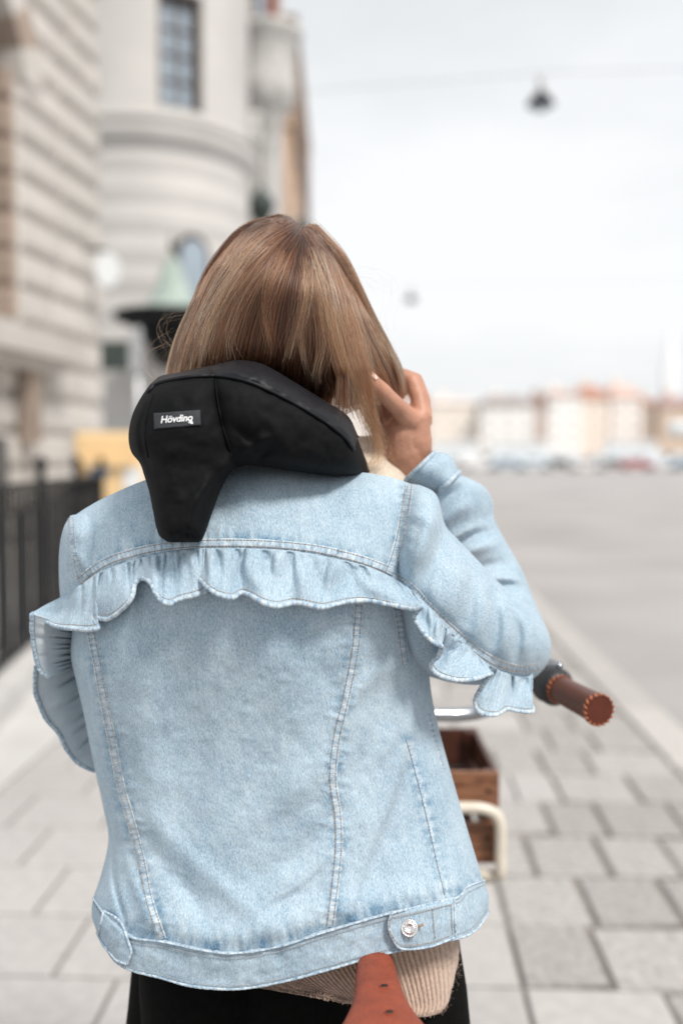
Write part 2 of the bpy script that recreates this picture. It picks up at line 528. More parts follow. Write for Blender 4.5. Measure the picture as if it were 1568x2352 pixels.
slab_me = [slab_mesh('paving_slab', 0.004, 0.004, s) for s in range(4)]
flag_me = [slab_mesh('granite_flag', 0.006, 0.022, s + 9) for s in range(6)]
for me in slab_me: me.materials.append(M['slab'])
for me in flag_me: me.materials.append(M['flag'])
def lay(me, name, lat, along, sx, sy, z=0.0, tilt=0.0):
    o = bpy.data.objects.new(name, me)
    o.location = G(lat, along, z)
    o.rotation_euler = (random.uniform(-tilt, tilt), random.uniform(-tilt, tilt), -GA)
    o.scale = (sx, sy, 1)
    return link(o, pavement)
SW = 0.357
for i in range(24):
    a = 1.30 + i * SW
    rr = random.Random(i * 3 + 1)
    last = rr.choice((5, 6, 5.5, 6.5)) if i % 2 == 0 else rr.choice((5, 5.5, 6.5))
    cuts = [0, 1, 2, 3, 4] if i % 2 == 0 else [0, .5, 1.5, 2.5, 3.5, 4.5]
    while cuts[-1] < last - .4: cuts.append(min(cuts[-1] + 1, last))
    for k in range(len(cuts) - 1):
        wd = (cuts[k + 1] - cuts[k]) * SW
        lay(slab_me[(i * 7 + k) % 4], 'paving_slab', -1.60 + cuts[k] * SW + wd / 2, a, wd - 0.012, SW - 0.013, tilt=0.004)
    lat = -1.60 + cuts[-1] * SW
    while lat < 1.27:                            # rough granite flags of uneven length out to the kerb
        wd = rr.uniform(0.19, 0.36)
        if lat + wd > 1.15: wd = 1.295 - lat
        lay(flag_me[rr.randrange(6)], 'granite_flag', lat + wd / 2, a + rr.uniform(-.004, .004), wd - 0.020, SW - 0.020, rr.uniform(-.004, .001), 0.010)
        lat += wd
mesh_obj('distant_paving', [G(-1.6, 1.12 + 24 * SW, -.004), G(1.30, 1.12 + 24 * SW, -.004), G(1.30, 140, -.004), G(-1.6, 140, -.004)], [(0, 1, 2, 3)], M['slab'], pavement, False)
kerb_me = slab_mesh('kerb_stone', 0.012, 0.006, 77); kerb_me.materials.append(M['kerb'])
for v in kerb_me.vertices:
    if v.co.z < -0.03: v.co.z = -0.13
kerb_row = sheet('kerb', 1.31, 1.52, -20, 140, -0.02, M['joint'], 0.11)
for i in range(26):
    o = bpy.data.objects.new('kerb_stone', kerb_me)
    o.location = G(1.415, 1.0 + i * 1.0, 0.004)
    o.rotation_euler = (0, 0, -GA); o.scale = (0.23, 0.985, 1)
    link(o, kerb_row)

# ------------------------------------------------------------------ left building, rusticated
KA = math.tan(R(8.5))
def FC(y, out=0.0):
    """point on the facade line at depth y, pushed out (towards the street) by out"""
    n = Vector((math.cos(R(8.5)), -math.sin(R(8.5))))
    return Vector((-5.37 + KA * y, y)) + n * out
FD = Vector((math.sin(R(8.5)), math.cos(R(8.5))))
fac = empty('rusticated_building', (*FC(12.0), 0))
tag(fac, 'pale limestone building with deep horizontal block courses behind the black railing', 'building')
fang = -R(8.5)
Y0, Y1 = 5.5, 13.75
def fbox(name, ya, yb, z0, z1, o0, o1, mat, parent=None):
    ca = FC((ya + yb) / 2, (o0 + o1) / 2)
    return build(name, box((ca.x, ca.y, (z0 + z1) / 2), (o1 - o0, (yb - ya) / math.cos(R(8.5)), z1 - z0), fang), mat, parent or fac, smooth=False)
# wall bodies around the tall window opening (its far jamb shows)
WY0, WY1, WZ0, WZ1 = 9.6, 11.45, 2.95, 6.6
fbox('wall', Y0, WY0, 0, 15, -1.2, -0.03, M['stone_joint'])
fbox('wall', WY1, Y1, 0, 15, -1.2, -0.03, M['stone_joint'])
fbox('wall', WY0, WY1, 0, WZ0, -1.2, -0.03, M['stone_joint'])
fbox('wall', WY0, WY1, WZ1, 15, -1.2, -0.03, M['stone_joint'])
fbox('window_glass', WY0, WY1, WZ0, WZ1, -0.72, -0.66, M['dark_glass'])
bme = bpy.data.meshes.new('stone_block')
V = [(x, y, z) for x, y, z in ((0, -.5, -.5), (0, .5, -.5), (0, .5, .5), (0, -.5, .5))] + \
    [(.5, -.47, -.38), (.5, .47, -.38), (.5, .47, .40), (.5, -.47, .40)] + [(1, -.44, -.30), (1, .44, -.30), (1, .44, .33), (1, -.44, .33)]
F = [(8, 9, 10, 11)] + [(k + i, k + (i + 1) % 4, k + 4 + (i + 1) % 4, k + 4 + i) for k in (0, 4) for i in range(4)]
bme.from_pydata(V, [], F); bme.update(); bme.materials.append(M['stone'])
bme2 = bme.copy(); bme2.materials.clear(); bme2.materials.append(M['stone_brown'])
CH = 0.415
def block(ya, yb, z0, brown=False, depth=0.12, base=-0.03, h=CH):
    c = FC((ya + yb) / 2, base)
    o = bpy.data.objects.new('stone_block', bme2 if brown else bme)
    o.location = Vector((c.x, c.y, z0 + h / 2)) - Vector(fac.location)
    o.rotation_euler = (0, 0, fang); o.scale = (depth, (yb - ya) / math.cos(R(8.5)), h)
    link(o, fac)
rr = random.Random(5)
for k in range(24):
    z0 = 0.02 + k * CH
    inwin = z0 + CH > WZ0 - 0.05 and z0 < WZ1
    y = WY1 if inwin else 8.8
    y -= 0.0
    while y < Y1 - 0.05:
        ln = rr.uniform(0.75, 1.25)
        if Y1 - (y + ln) < 0.4: ln = Y1 - y
        block(y + 0.004, y + ln - 0.004, z0, depth=0.09)
        y += ln
    y = 6.7
    stop = WY0 if inwin else 8.8
    while y < stop - 0.05:
        ln = rr.uniform(0.8, 1.2)
        if stop - (y + ln) < 0.4: ln = stop - y
        block(y + 0.004, y + ln - 0.004, z0)
        y += ln
    if inwin:                                   # blocks of the far window jamb, facing the camera; their brown paints in the reveal's shade
        c = FC(WY1, -0.35)
        o = bpy.data.objects.new('jamb_block', bme2)
        o.location = Vector((c.x, c.y - 0.0, z0 + CH / 2)) - Vector(fac.location)
        o.rotation_euler = (0, 0, fang - R(90)); o.scale = (0.05, 0.62, CH)
        link(o, fac)
# arch head over the window
arch = []
for k in range(9):
    a0 = math.pi * k / 9; a1 = math.pi * (k + 1) / 9
    cm = (WY0 + WY1) / 2; rw = (WY1 - WY0) / 2
    pts = []
    for a, r_ in ((a0, rw), (a1, rw), (a1, rw + .45), (a0, rw + .45)):
        c0 = FC(cm - math.cos(a) * r_, 0.10); pts.append((c0.x, c0.y, WZ1 - 0.95 + math.sin(a) * r_))
    pts2 = []
    for a, r_ in ((a0, rw), (a1, rw), (a1, rw + .45), (a0, rw + .45)):
        c0 = FC(cm - math.cos(a) * r_, -0.6); pts2.append((c0.x, c0.y, WZ1 - 0.95 + math.sin(a) * r_))
    fix_normals(mesh_obj('arch_stone', pts + pts2, [(0, 1, 2, 3), (4, 7, 6, 5)] + [(i, (i + 1) % 4, 4 + (i + 1) % 4, 4 + i) for i in range(4)], M['stone_brown'] if k % 2 else M['stone'], fac, False))
fbox('window_sill', 8.6, 12.15, 2.52, 2.80, -0.02, 0.42, M['stone'])
fbox('sill_moulding', 8.7, 12.0, 2.38, 2.515, -0.02, 0.28, M['stone'])
fbox('bracket', 11.2, 11.45, 1.55, 2.375, 0.095, 0.24, M['stone_brown'])
fbox('basement_window', 9.9, 10.9, 0.35, 1.62, 0.095, 0.11, M['dark_glass'])
fbox('plinth', Y0, Y1 + .05, 0, 0.33, 0.0, 0.2, M['stone'])

# ------------------------------------------------------------------ round corner tower
TX, TY, TR = -3.62, 18.5, 1.92
tow = empty('corner_tower', (TX, TY, 0))
tag(tow, 'round grey limestone corner tower with a tall dark framed window', 'building')
def ang(vx, y=17.0):
    """tower angle (from -Y, positive to the right) at a view column"""
    a = (vx - CX) / FV
    best = min(np.linspace(-1.5, 1.5, 600), key=lambda t: abs((TX + TR * math.sin(t)) - a * (TY - TR * math.cos(t))))
    return float(best)
wa0, wa1 = ang(374), ang(472)
hz = lambda v, y: CAMH + (1053.5 - v) / FV * y
wz0, wz1 = hz(262, 16.75), hz(2, 16.75)
def cyl_pt(a, z, r): return (TX + r * math.sin(a), TY - r * math.cos(a), z)
angs = sorted(set(list(np.linspace(-2.4, 2.4, 73)) + [wa0, wa1]))
zs = sorted([0, 2, 4, wz0, wz1, 12, 16])
V = [cyl_pt(a, z, TR) for z in zs for a in angs]
F = []
na = len(angs)
for i in range(len(zs) - 1):
    for j in range(na - 1):
        if zs[i] >= wz0 - 1e-6 and zs[i + 1] <= wz1 + 1e-6 and angs[j] >= wa0 - 1e-6 and angs[j + 1] <= wa1 + 1e-6:
            continue
        F.append((i * na + j, i * na + j + 1, (i + 1) * na + j + 1, (i + 1) * na + j))
mesh_obj('wall', V, F, M['stone_tower'], tow, True)
# window reveal, frame, bars, panes
def strip(a, z, r0, r1):
    return a
rev = []
for (a0, z0, a1, z1) in ((wa0, wz0, wa0, wz1), (wa1, wz0, wa1, wz1), (wa0, wz0, wa1, wz0), (wa0, wz1, wa1, wz1)):
    V = [cyl_pt(a0, z0, TR + .01), cyl_pt(a1, z1, TR + .01), cyl_pt(a1, z1, TR - .3), cyl_pt(a0, z0, TR - .3)]
    rev.append((np.array(V), [(0, 1, 2, 3)], np.zeros((4, 2))))
V, F, U = join(rev); mesh_obj('reveal', V, F, M['stone_tower'], tow, False)
win = empty('window'); win.parent = tow
fr = lambda t: wa0 + (wa1 - wa0) * t
def wbar(t0, t1, z0, z1, r0, r1, name, mat):
    v = [cyl_pt(fr(t), z, r) for r in (r0, r1) for z in (z0, z1) for t in (t0, t1)]
    f = [(0, 1, 3, 2), (4, 6, 7, 5), (0, 4, 5, 1), (2, 3, 7, 6), (0, 2, 6, 4), (1, 5, 7, 3)]
    return fix_normals(mesh_obj(name, v, f, mat, win, False))
rw_ = TR - 0.22
for t0, t1 in ((0, .09), (.86, 1.0)): wbar(t0, t1, wz0, wz1, rw_, rw_ + .09, 'frame', M['frame_wood'])
for z0, z1 in ((wz0, wz0 + .07), (wz1 - .13, wz1)): wbar(.09, .86, z0, z1, rw_, rw_ + .085, 'frame', M['frame_wood'])
wbar(.44, .52, wz0 + .07, wz1 - .13, rw_, rw_ + .06, 'mullion', M['frame_wood'])
for k in range(1, 4):
    z = wz0 + .07 + (wz1 - wz0 - .2) * k / 4
    wbar(.09, .44, z - .018, z + .018, rw_, rw_ + .045, 'glazing_bar', M['frame_wood'])
    wbar(.52, .86, z - .018, z + .018, rw_, rw_ + .045, 'glazing_bar', M['frame_wood'])
for k in range(4):
    za = wz0 + .07 + (wz1 - wz0 - .2) * k / 4 + .018; zb = za + (wz1 - wz0 - .2) / 4 - .036
    for t0, t1 in ((.09, .44), (.52, .86)):
        wbar(t0, t1, za, zb, rw_ + .005, rw_ + .02, 'pane', M['glass'])
def ring(name, prof, mat, parent=tow, a0=-1.6, a1=1.7, n=48):
    aa = np.linspace(a0, a1, n)
    V = [cyl_pt(a, z, TR + r) for (r, z) in prof for a in aa]
    return fix_normals(mesh_obj(name, V, grid_faces(len(prof), n), mat, parent, True))
zc = hz(352, 16.7)
ring('cornice', [(0.0, zc), (.05, zc + .02), (.07, zc + .12), (.16, zc + .22), (.17, zc + .30), (.05, zc + .34), (.05, zc + .42), (.12, zc + .45), (.12, zc + .52), (0, zc + .55)], M['stone_tower'])
zc2 = wz1 + .25
ring('window_head_moulding', [(0.0, zc2), (.08, zc2 + .03), (.08, zc2 + .14), (0, zc2 + .18)], M['stone_tower'], a0=wa0 - .08, a1=wa1 + .08, n=12)
zb = hz(985, 16.5)
ring('base_course', [(0.0, 0), (.14, 0), (.14, zb), (.0, zb + .12)], M['stone_tower'])
# faint course lines as shallow stone bands
for k in range(9):
    z = 2.6 + k * 0.5
    if abs(z - zc - .25) < .45: continue
    ring('stone_course', [(0.0, z), (.004, z + .008), (.004, z + .455), (0, z + .463)], M['stone_tower'], a0=-1.5, a1=1.5, n=40)
# small arched window lower down
aw = empty('arched_window'); aw.parent = tow
a0, a1 = ang(408), ang(474); z0, z1 = hz(700, 16.8), hz(548, 16.8)
def arched(r, grow, name, mat):
    c = (a0 + a1) / 2; h = (a1 - a0) / 2 + grow
    pts = [(c - h, z0), (c + h, z0)] + [(c + h * math.cos(t), z1 - .32 + (.32 + grow * 2) * math.sin(t)) for t in np.linspace(0, math.pi, 14)]
    V = [cyl_pt(a, z, TR + r) for a, z in pts] + [cyl_pt(a, z, TR - .1) for a, z in pts]
    n = len(pts)
    return fix_normals(mesh_obj(name, V, [tuple(range(n))] + [(i, (i + 1) % n, n + (i + 1) % n, n + i) for i in range(n)], mat, aw, False))
arched(.10, .02, 'surround', M['frame_wood']); arched(.125, -.025, 'pane', M['glass'])
# dark canopy with green copper roof on the tower
cy_, cxx = 15.6, -2.62
can = empty('entrance_canopy', (cxx, cy_, 2.6))
tag(can, 'dark rounded entrance canopy with a green copper roof on the tower', 'canopy')
zr = hz(738, cy_)
build('rim', lathe([(.55, -.16), (.86, -.02), (.90, .03), (.90, .10), (.55, .13)], (cxx, cy_, zr)), M['iron'], can)
build('copper_roof', lathe([(.66, .12), (.48, .18), (.32, .32), (.22, .56), (.15, .8), (.09, .93), (.03, .98)], (cxx, cy_, zr)), M['copper'], can)
build('finial', [lathe([(.02, 0), (.05, .05), (.05, .10), (.02, .16), (.012, .3)], (cxx, cy_, zr + 1.05))], M['iron_green'], can)
build('soffit_bracket', lathe([(.05, -.75), (.26, -.70), (.38, -.45), (.55, -.17), (.2, -.1)], (cxx, cy_, zr)), M['iron'], can)
build('arm', box((cxx, cy_ + .7, zr), (.3, 1.0, .12)), M['iron'], can)

# ------------------------------------------------------------------ buildings beyond the tower
sh = empty('stone_house', (-3.0, 20.4, 0))
tag(sh, 'grey stone house with a carved corner oriel beyond the round tower', 'building')
build('wall', box((-3.6, 23.0, 8), (4.25, 5.2, 16)), M['stone_tower'], sh, False)
ox, oy = -1.50, 20.5
zo0, zo1 = hz(250, 20), hz(75, 20)
build('oriel', [lathe([(.06, -1.1), (.16, -.7), (.30, -.3), (.46, 0.0), (.56, .12), (.58, .5), (.55, .6), (.60, 1.3), (.72, 1.42), (.74, 1.55), (.5, 1.62)], (ox, oy, zo0), 24)], M['stone_carved'], sh)
build('corbel_head', lathe([(.03, 0), (.18, .1), (.2, .4), (.12, .55), (.22, .7)], (ox - .28, oy - .35, zo0 - .9), 12), M['stone_carved'], sh)
build('brick_turret', lathe([(.27, 0), (.27, 4.0), (.1, 4.2)], (ox - .04, oy, zo0 + 1.6), 24), M['brick_red'], sh)
build('turret_window', box((ox - .08, oy - .25, zo0 + 2.6), (.20, .1, 1.7)), M['glass'], sh, False)
for k in range(3):
    build('pilaster', box((-2.05 + k * .27, 20.36, 7), (.13, .1, 13)), M['stone_carved'], sh, False)
for k in range(2):
    build('niche', box((-1.82, 20.37, hz(430, 20.4) + k * 2.6), (.16, .08, 1.3)), M['stone_joint'], sh, False)
och = empty('ochre_building', (-4, 32, 0))
tag(och, 'ochre rendered building with a dark eave farther down the street', 'building')
build('wall', box((-4.06, 36, 5.6), (5.2, 12, 11.2)), M['ochre'], och, False)
build('upper_storey', box((-4.03, 36, 12.6), (5.26, 12.2, 2.8)), M['ochre'], och, False)
build('eave', box((-1.36, 36, 12.6), (.08, 12.3, 2.9)), M['eave'], och, False)
build('roof', box((-4.03, 36, 14.2), (5.5, 12.4, .3)), M['eave'], och, False)
for k in range(4):
    for j in range(4):
        o = build('window', box((-1.455, 31.3 + k * 2.6, 2.2 + j * 3.0), (.06, 1.0, 1.7)), M['dark_glass'], och, False)

def wall_lantern(x, y, z, s, label):
    e = empty('wall_lantern', (x, y, z)); tag(e, label, 'lantern', 'iron lanterns on the stone fronts')
    build('housing', lathe([(.02 * s, -.28 * s), (.16 * s, -.22 * s), (.26 * s, .02 * s), (.28 * s, .1 * s), (.20 * s, .26 * s), (.07 * s, .36 * s), (.02 * s, .5 * s)], (x, y, z), 16), M['iron_green'], e)
    build('bracket', box((x - .2 * s, y + .25, z + .05), (.05, .6, .05), .5), M['iron_green'], e)
wall_lantern(-1.56, 19.6, hz(490, 19.6), 1.0, 'large dark green iron lantern on the grey stone house')
wall_lantern(-1.02, 27.0, hz(530, 27.0), .7, 'small dark iron lantern standing out beyond the ochre building')

# ------------------------------------------------------------------ railing, signs, post box
ra = Vector((-1.80, 3.9)); rb = Vector((-2.47, 10.25))
rail = empty('iron_railing', (-2.1, 6.5, 0))
tag(rail, 'black iron railing with upright bars in front of the limestone building', 'railing')
rd = (rb - ra).normalized(); rn = Vector((rd.y, -rd.x)); rlen = (rb - ra).length; rang = math.atan2(rd.y, rd.x)
def rp(s, off=0.0): q = ra + rd * s + rn * off; return q.x, q.y
def rbar(name, s0, s1, z0, z1, th, off=0.0, mat='iron'):
    q = rp((s0 + s1) / 2, off)
    return build(name, box((q[0], q[1], (z0 + z1) / 2), (s1 - s0, th, z1 - z0), rang), M[mat], rail, False)
rbar('top_rail', 0, rlen, 1.185, 1.225, .055)
rbar('mid_rail', 0, rlen, 1.03, 1.055, .03)
rbar('bottom_rail', 0, rlen, .15, .18, .03)
rbar('stone_plinth', -.1, rlen + .1, -.005, .13, .34, mat='apron')
me_b = None
for k in range(43):
    s = 0.06 + k * 0.15
    if me_b is None:
        o = rbar('baluster', s - .011, s + .011, .182, 1.18, .020)
        me_b = o
    else:
        o = me_b.copy(); COL.objects.link(o); q0 = rp(.06); q1 = rp(s)
        o.location = Vector((q1[0] - q0[0], q1[1] - q0[1], 0)); o.parent = rail
for k in range(11):
    s = 0.33 + k * 0.549
    q = rp(s)
    if k == 0:
        pan0 = rbar('ornament_panel', s - .15, s + .15, .22, 1.04, .014)
        pq = q
    else:
        o = pan0.copy(); COL.objects.link(o); o.location = Vector((q[0] - pq[0], q[1] - pq[1], 0)); o.parent = rail
for k in range(5):
    s = .02 + k * (rlen - .04) / 4
    q = rp(s)
    build('post', [box((q[0], q[1], .66), (.055, .055, 1.30), rang), lathe([(.02, 0), (.045, .03), (.045, .06), (.01, .1)], (q[0], q[1], 1.305), 10)], M['iron'], rail, False)

sp = empty('sign_post', (-2.46, 12.0, 0))
tag(sp, 'grey street post carrying a square dark sign plate', 'sign')
build('post', tube([(-2.44, 12, 0), (-2.44, 12, 2.95)], .05), M['zinc'], sp)
build('dark_plate', box((-2.70, 11.95, hz(820, 12)), (.33, .03, .34)), M['iron_green'], sp, False)
build('pale_plate', box((-2.45, 11.93, hz(812, 12)), (.15, .03, .46)), M['zinc'], sp, False)
q = FC(13.2, 0.35)
os_ = empty('oval_wall_sign', (q.x, q.y, hz(627, 13.2))); tag(os_, 'white oval enamel sign projecting from the corner of the limestone building', 'sign')
zz = hz(627, 13.2)
V = [(q.x + .16 * math.cos(t) * 1.0, q.y - .03 + dy, zz + .23 * math.sin(t)) for dy in (0, .05) for t in np.linspace(0, 2 * math.pi, 24, endpoint=False)]
fix_normals(mesh_obj('plate', V, [tuple(range(24)), tuple(range(24, 48))] + [(i, (i + 1) % 24, 24 + (i + 1) % 24, 24 + i) for i in range(24)], M['white_enamel'], os_, False))
build('arm', box((q.x - .2, q.y, zz + .26), (.4, .03, .03)), M['iron'], os_, False)

px0, px1, py_ = (168 - CX) / FV * 10.9, (335 - CX) / FV * 10.9, 10.9
pb = empty('post_box', ((px0 + px1) / 2, py_, 0))
tag(pb, 'yellow post box cabinet with a blue emblem beyond the end of the railing', 'post box')
cxp = (px0 + px1) / 2; wp = px1 - px0; tp = hz(992, py_)
build('cabinet', [box((cxp, py_ + .25, (tp + .45) / 2), (wp, .5, tp - .45))], M['yellow'], pb, False)
bm_ = bpy.data.objects[pb.children[0].name]
bm_.modifiers.new('bevel', 'BEVEL').width = .06; bm_.modifiers['bevel'].segments = 3
build('slot_hood', box((cxp, py_ - .03, tp - .33), (wp * .7, .08, .10)), M['yellow'], pb, False)
build('emblem', box((cxp - .10, py_ - .012, tp - .42), (.20, .02, .12)), M['blue_print'], pb, False)
build('notice', box((cxp + .26, py_ - .012, tp - .52), (.20, .02, .26)), M['white_enamel'], pb, False)
for s in (-1, 1):
    build('leg', box((cxp + s * (wp / 2 - .08), py_ + .25, .225), (.07, .3, .45)), M['iron'], pb, False)

# ------------------------------------------------------------------ pendant lamps over the street
def pendant(x, y, z, label):
    wr = build('span_wire', tube([(-1.75, y + 2.5 if y < 20 else y + 1, z + 1.0), (x * .5, y + .8, z + .62), (x, y, z + .46), (x + 9, y, z + .7), (x + 16, y, z + 1.6)], .005, 6), M['wire'])
    tag(wr, 'thin steel wire carrying the ' + label.split(' ')[0] + ' hanging street lamp', 'wire', 'span wires of the street lamps')
    e = empty('pendant_lamp', (x, y, z)); tag(e, label, 'street lamp', 'lamps hung over the street')
    build('stem', lathe([(.03, .14), (.05, .18), (.05, .40), (.02, .46)], (x, y, z), 12), M['zinc'], e)
    build('shade', lathe([(.20, -.06), (.22, -.05), (.19, .03), (.11, .12), (.04, .16)], (x, y, z), 20), M['iron'], e)
    build('glass_bowl', lathe([(.02, -.15), (.10, -.13), (.16, -.08), (.17, -.055)], (x, y, z), 16), M['glass'], e)
    p = build('mast', tube([(x + 16, y, -.12), (x + 16, y, z + 1.8)], [.09, .06], 10), M['zinc'])
    tag(p, 'slim grey mast anchoring the ' + label.split(' ')[0] + ' lamp wire beside the road', 'mast', 'masts of the lamp wires')
pendant((1232 - CX) / FV * 16, 16, hz(252, 16), 'nearer dark pendant street lamp hanging above the road')
pendant((942 - CX) / FV * 35.6, 35.6, hz(692, 35.6), 'farther small pendant street lamp hanging above the road')

# ------------------------------------------------------------------ far side: houses, cars, boats
def far_house(x0, x1, y, h, col, roofcol, rh, label, name='waterfront_house', hip=True):
    e = empty(name, ((x0 + x1) / 2, y, 0)); tag(e, label, 'building', 'houses along the far waterfront')
    m = plain('render_' + label.split(' ')[0], col, .9, var=.05, scale=.2)  # pale wall colours stand in for distance haze
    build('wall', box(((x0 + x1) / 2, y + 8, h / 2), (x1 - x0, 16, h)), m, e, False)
    ins = min((x1 - x0) * .3, rh * 1.2) if hip else 0
    a, b = y - .6, y + 16.6
    V = [(x0 - .5, a, h), (x1 + .5, a, h), (x1 + .5, b, h), (x0 - .5, b, h), (x0 + ins, y + 5, h + rh), (x1 - ins, y + 5, h + rh), (x1 - ins, y + 11, h + rh), (x0 + ins, y + 11, h + rh)]
    mr = plain('roof_' + label.split(' ')[0], roofcol, .8, var=.1, scale=.3)
    rf = fix_normals(mesh_obj('roof', V, [(0, 1, 5, 4), (1, 2, 6, 5), (2, 3, 7, 6), (3, 0, 4, 7), (4, 5, 6, 7)], mr, e, False))
    build('chimney', box(((x0 * .65 + x1 * .35), y + 7, h + rh + .5), (1.6, 1.6, 2.6)), m, e, False)
    nst = max(2, int(h / 3.4)); nw = max(2, int((x1 - x0) / 3.6))
    first = None
    for i in range(nst):
        for k in range(nw):
            wx = x0 + (k + .5) * (x1 - x0) / nw; wz = 1.9 + i * (h - 1.2) / nst
            if first is None:
                first = build('window', box((wx, y - .02, wz), (1.2, .12, 1.7)), M['far_glass'], e, False); f0 = (wx, wz)
            else:
                o = first.copy(); COL.objects.link(o); o.parent = e; o.location = (wx - f0[0], 0, wz - f0[1])
M['far_glass'] = plain('far_window_glass', (0.52, 0.50, 0.49), .3)  # glass colour lightened in place of haze
YF = 250.0
fx = lambda v: (v - CX) / FV * YF
fh = lambda v: CAMH + (1053.5 - v) / FV * YF
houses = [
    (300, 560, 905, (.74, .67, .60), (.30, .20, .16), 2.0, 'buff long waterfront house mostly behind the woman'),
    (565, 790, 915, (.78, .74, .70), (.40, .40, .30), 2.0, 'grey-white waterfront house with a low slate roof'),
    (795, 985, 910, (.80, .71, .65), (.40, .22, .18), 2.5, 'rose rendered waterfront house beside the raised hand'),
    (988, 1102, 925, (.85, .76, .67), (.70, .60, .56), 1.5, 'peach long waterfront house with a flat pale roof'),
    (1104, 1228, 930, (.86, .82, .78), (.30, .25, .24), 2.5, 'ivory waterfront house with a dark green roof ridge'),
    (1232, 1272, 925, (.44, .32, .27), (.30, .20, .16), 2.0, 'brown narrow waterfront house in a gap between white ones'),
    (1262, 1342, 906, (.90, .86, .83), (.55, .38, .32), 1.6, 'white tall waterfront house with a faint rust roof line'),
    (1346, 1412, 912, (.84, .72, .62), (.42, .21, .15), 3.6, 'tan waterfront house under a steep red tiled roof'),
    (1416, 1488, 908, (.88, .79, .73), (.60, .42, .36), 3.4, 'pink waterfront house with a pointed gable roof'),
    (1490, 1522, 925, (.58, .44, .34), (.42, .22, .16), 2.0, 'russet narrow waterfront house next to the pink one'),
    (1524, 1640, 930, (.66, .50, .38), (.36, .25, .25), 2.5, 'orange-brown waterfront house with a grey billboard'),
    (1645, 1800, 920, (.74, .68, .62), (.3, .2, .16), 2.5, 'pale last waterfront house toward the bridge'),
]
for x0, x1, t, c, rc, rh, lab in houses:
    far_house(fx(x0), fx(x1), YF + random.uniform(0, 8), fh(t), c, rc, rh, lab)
bb = build('billboard', box((fx(1552), YF - 2, fh(985)), (fx(1575) - fx(1535) + 1, .5, 3.6)), M['white_enamel'])
tag(bb, 'pale grey billboard in front of the orange-brown waterfront house', 'billboard')
st = empty('church_spire', ((1532 - CX) / FV * 700, 700, 0)); tag(st, 'faint grey church tower with a slim spire beyond the houses', 'church')
sxx = (1532 - CX) / FV * 700
M['spire'] = plain('grey_stone_haze_tint', (.82, .83, .85), .9)  # haze put into the pale stone colour
build('tower', box((sxx, 700, 33), (9, 9, 66)), M['spire'], st, False)
build('spire', lathe([(5, 66), (3.0, 78), (1.2, 92), (.1, 104)], (sxx, 700, 0), 8), M['spire'], st, False)

def car_parts(col):
    return col
CARP = [(-2.1, .35), (-2.15, .75), (-1.75, .92), (-1.05, 1.38), (.55, 1.42), (1.15, .98), (1.95, .82), (2.1, .6), (2.1, .35)]
def make_car(x, y, col, label, s=1.0, van=False):
    e = empty('parked_car', (x, y, 0)); tag(e, label, 'car', 'cars parked along the quay')
    z0 = 0.02
    prof = CARP if not van else [(-2.3, .4), (-2.35, 1.1), (-2.3, 2.05), (1.1, 2.1), (1.8, 1.25), (2.3, 1.05), (2.35, .4)]
    n = len(prof); V = []
    for yy, ins in ((-.78, 0), (.78, 0)):
        V += [(x + px * s, y + yy * (0.86 if pz > 1.2 else 1), z0 + pz * s) for px, pz in prof]
    m = plain('paint_' + label.split(' ')[0], col, .25, var=.02)
    fix_normals(mesh_obj('body', V, [tuple(range(n)), tuple(range(n, 2 * n))] + [(i, (i + 1) % n, n + (i + 1) % n, n + i) for i in range(n)], m, e, False))
    gz = (1.0, 1.32) if not van else (1.3, 1.9)
    for a, b in (((-1.15, -.35), (-.25, .7)) if not van else ((.2, 1.2),)):
        build('side_window', box((x + (a + b) / 2 * s, y - .735, z0 + (gz[0] + gz[1]) / 2), ((b - a) * s, .09, gz[1] - gz[0])), M['dark_glass'], e, False)
    for wx in (-1.35, 1.3):
        for wy in (-.72, .72):
            v = [(x + wx * s + .32 * math.cos(t), y + wy + d, z0 + .32 + .32 * math.sin(t)) for d in (-.1, .1) for t in np.linspace(0, 2 * math.pi, 14, endpoint=False)]
            fix_normals(mesh_obj('wheel', v, [tuple(range(14)), tuple(range(14, 28))] + [(i, (i + 1) % 14, 14 + (i + 1) % 14, 14 + i) for i in range(14)], M['tyre'], e, False))
cars = [(700, (.5, .5, .52), 'silver hatchback hidden behind the woman on the quay', 0), (1040, (.72, .72, .72), 'white hatchback parked nearest the raised cuff', 0),
        (1100, (.75, .75, .76), 'pale delivery van parked on the quay', 1), (1165, (.30, .40, .50), 'blue-grey saloon parked beside the delivery van', 0),
        (1225, (.55, .63, .70), 'light-blue estate car on the quay', 0), (1283, (.05, .05, .05), 'black hatchback on the quay below the brown house', 0),
        (1345, (.70, .70, .71), 'ivory small car parked left of the charcoal one', 0), (1408, (.12, .13, .14), 'charcoal saloon parked on the quay', 0),
        (1460, (.40, .08, .09), 'red saloon parked on the quay', 0), (1518, (.62, .67, .72), 'ice-blue van parked by the red saloon', 1),
        (1580, (.16, .27, .40), 'blue hatchback parked by the ice-blue van', 0)]
for v, c, lab, van in cars:
    yv = 121.5 + random.uniform(0, 4)
    make_car((v - CX) / FV * yv, yv, c, lab, 1.0, bool(van))
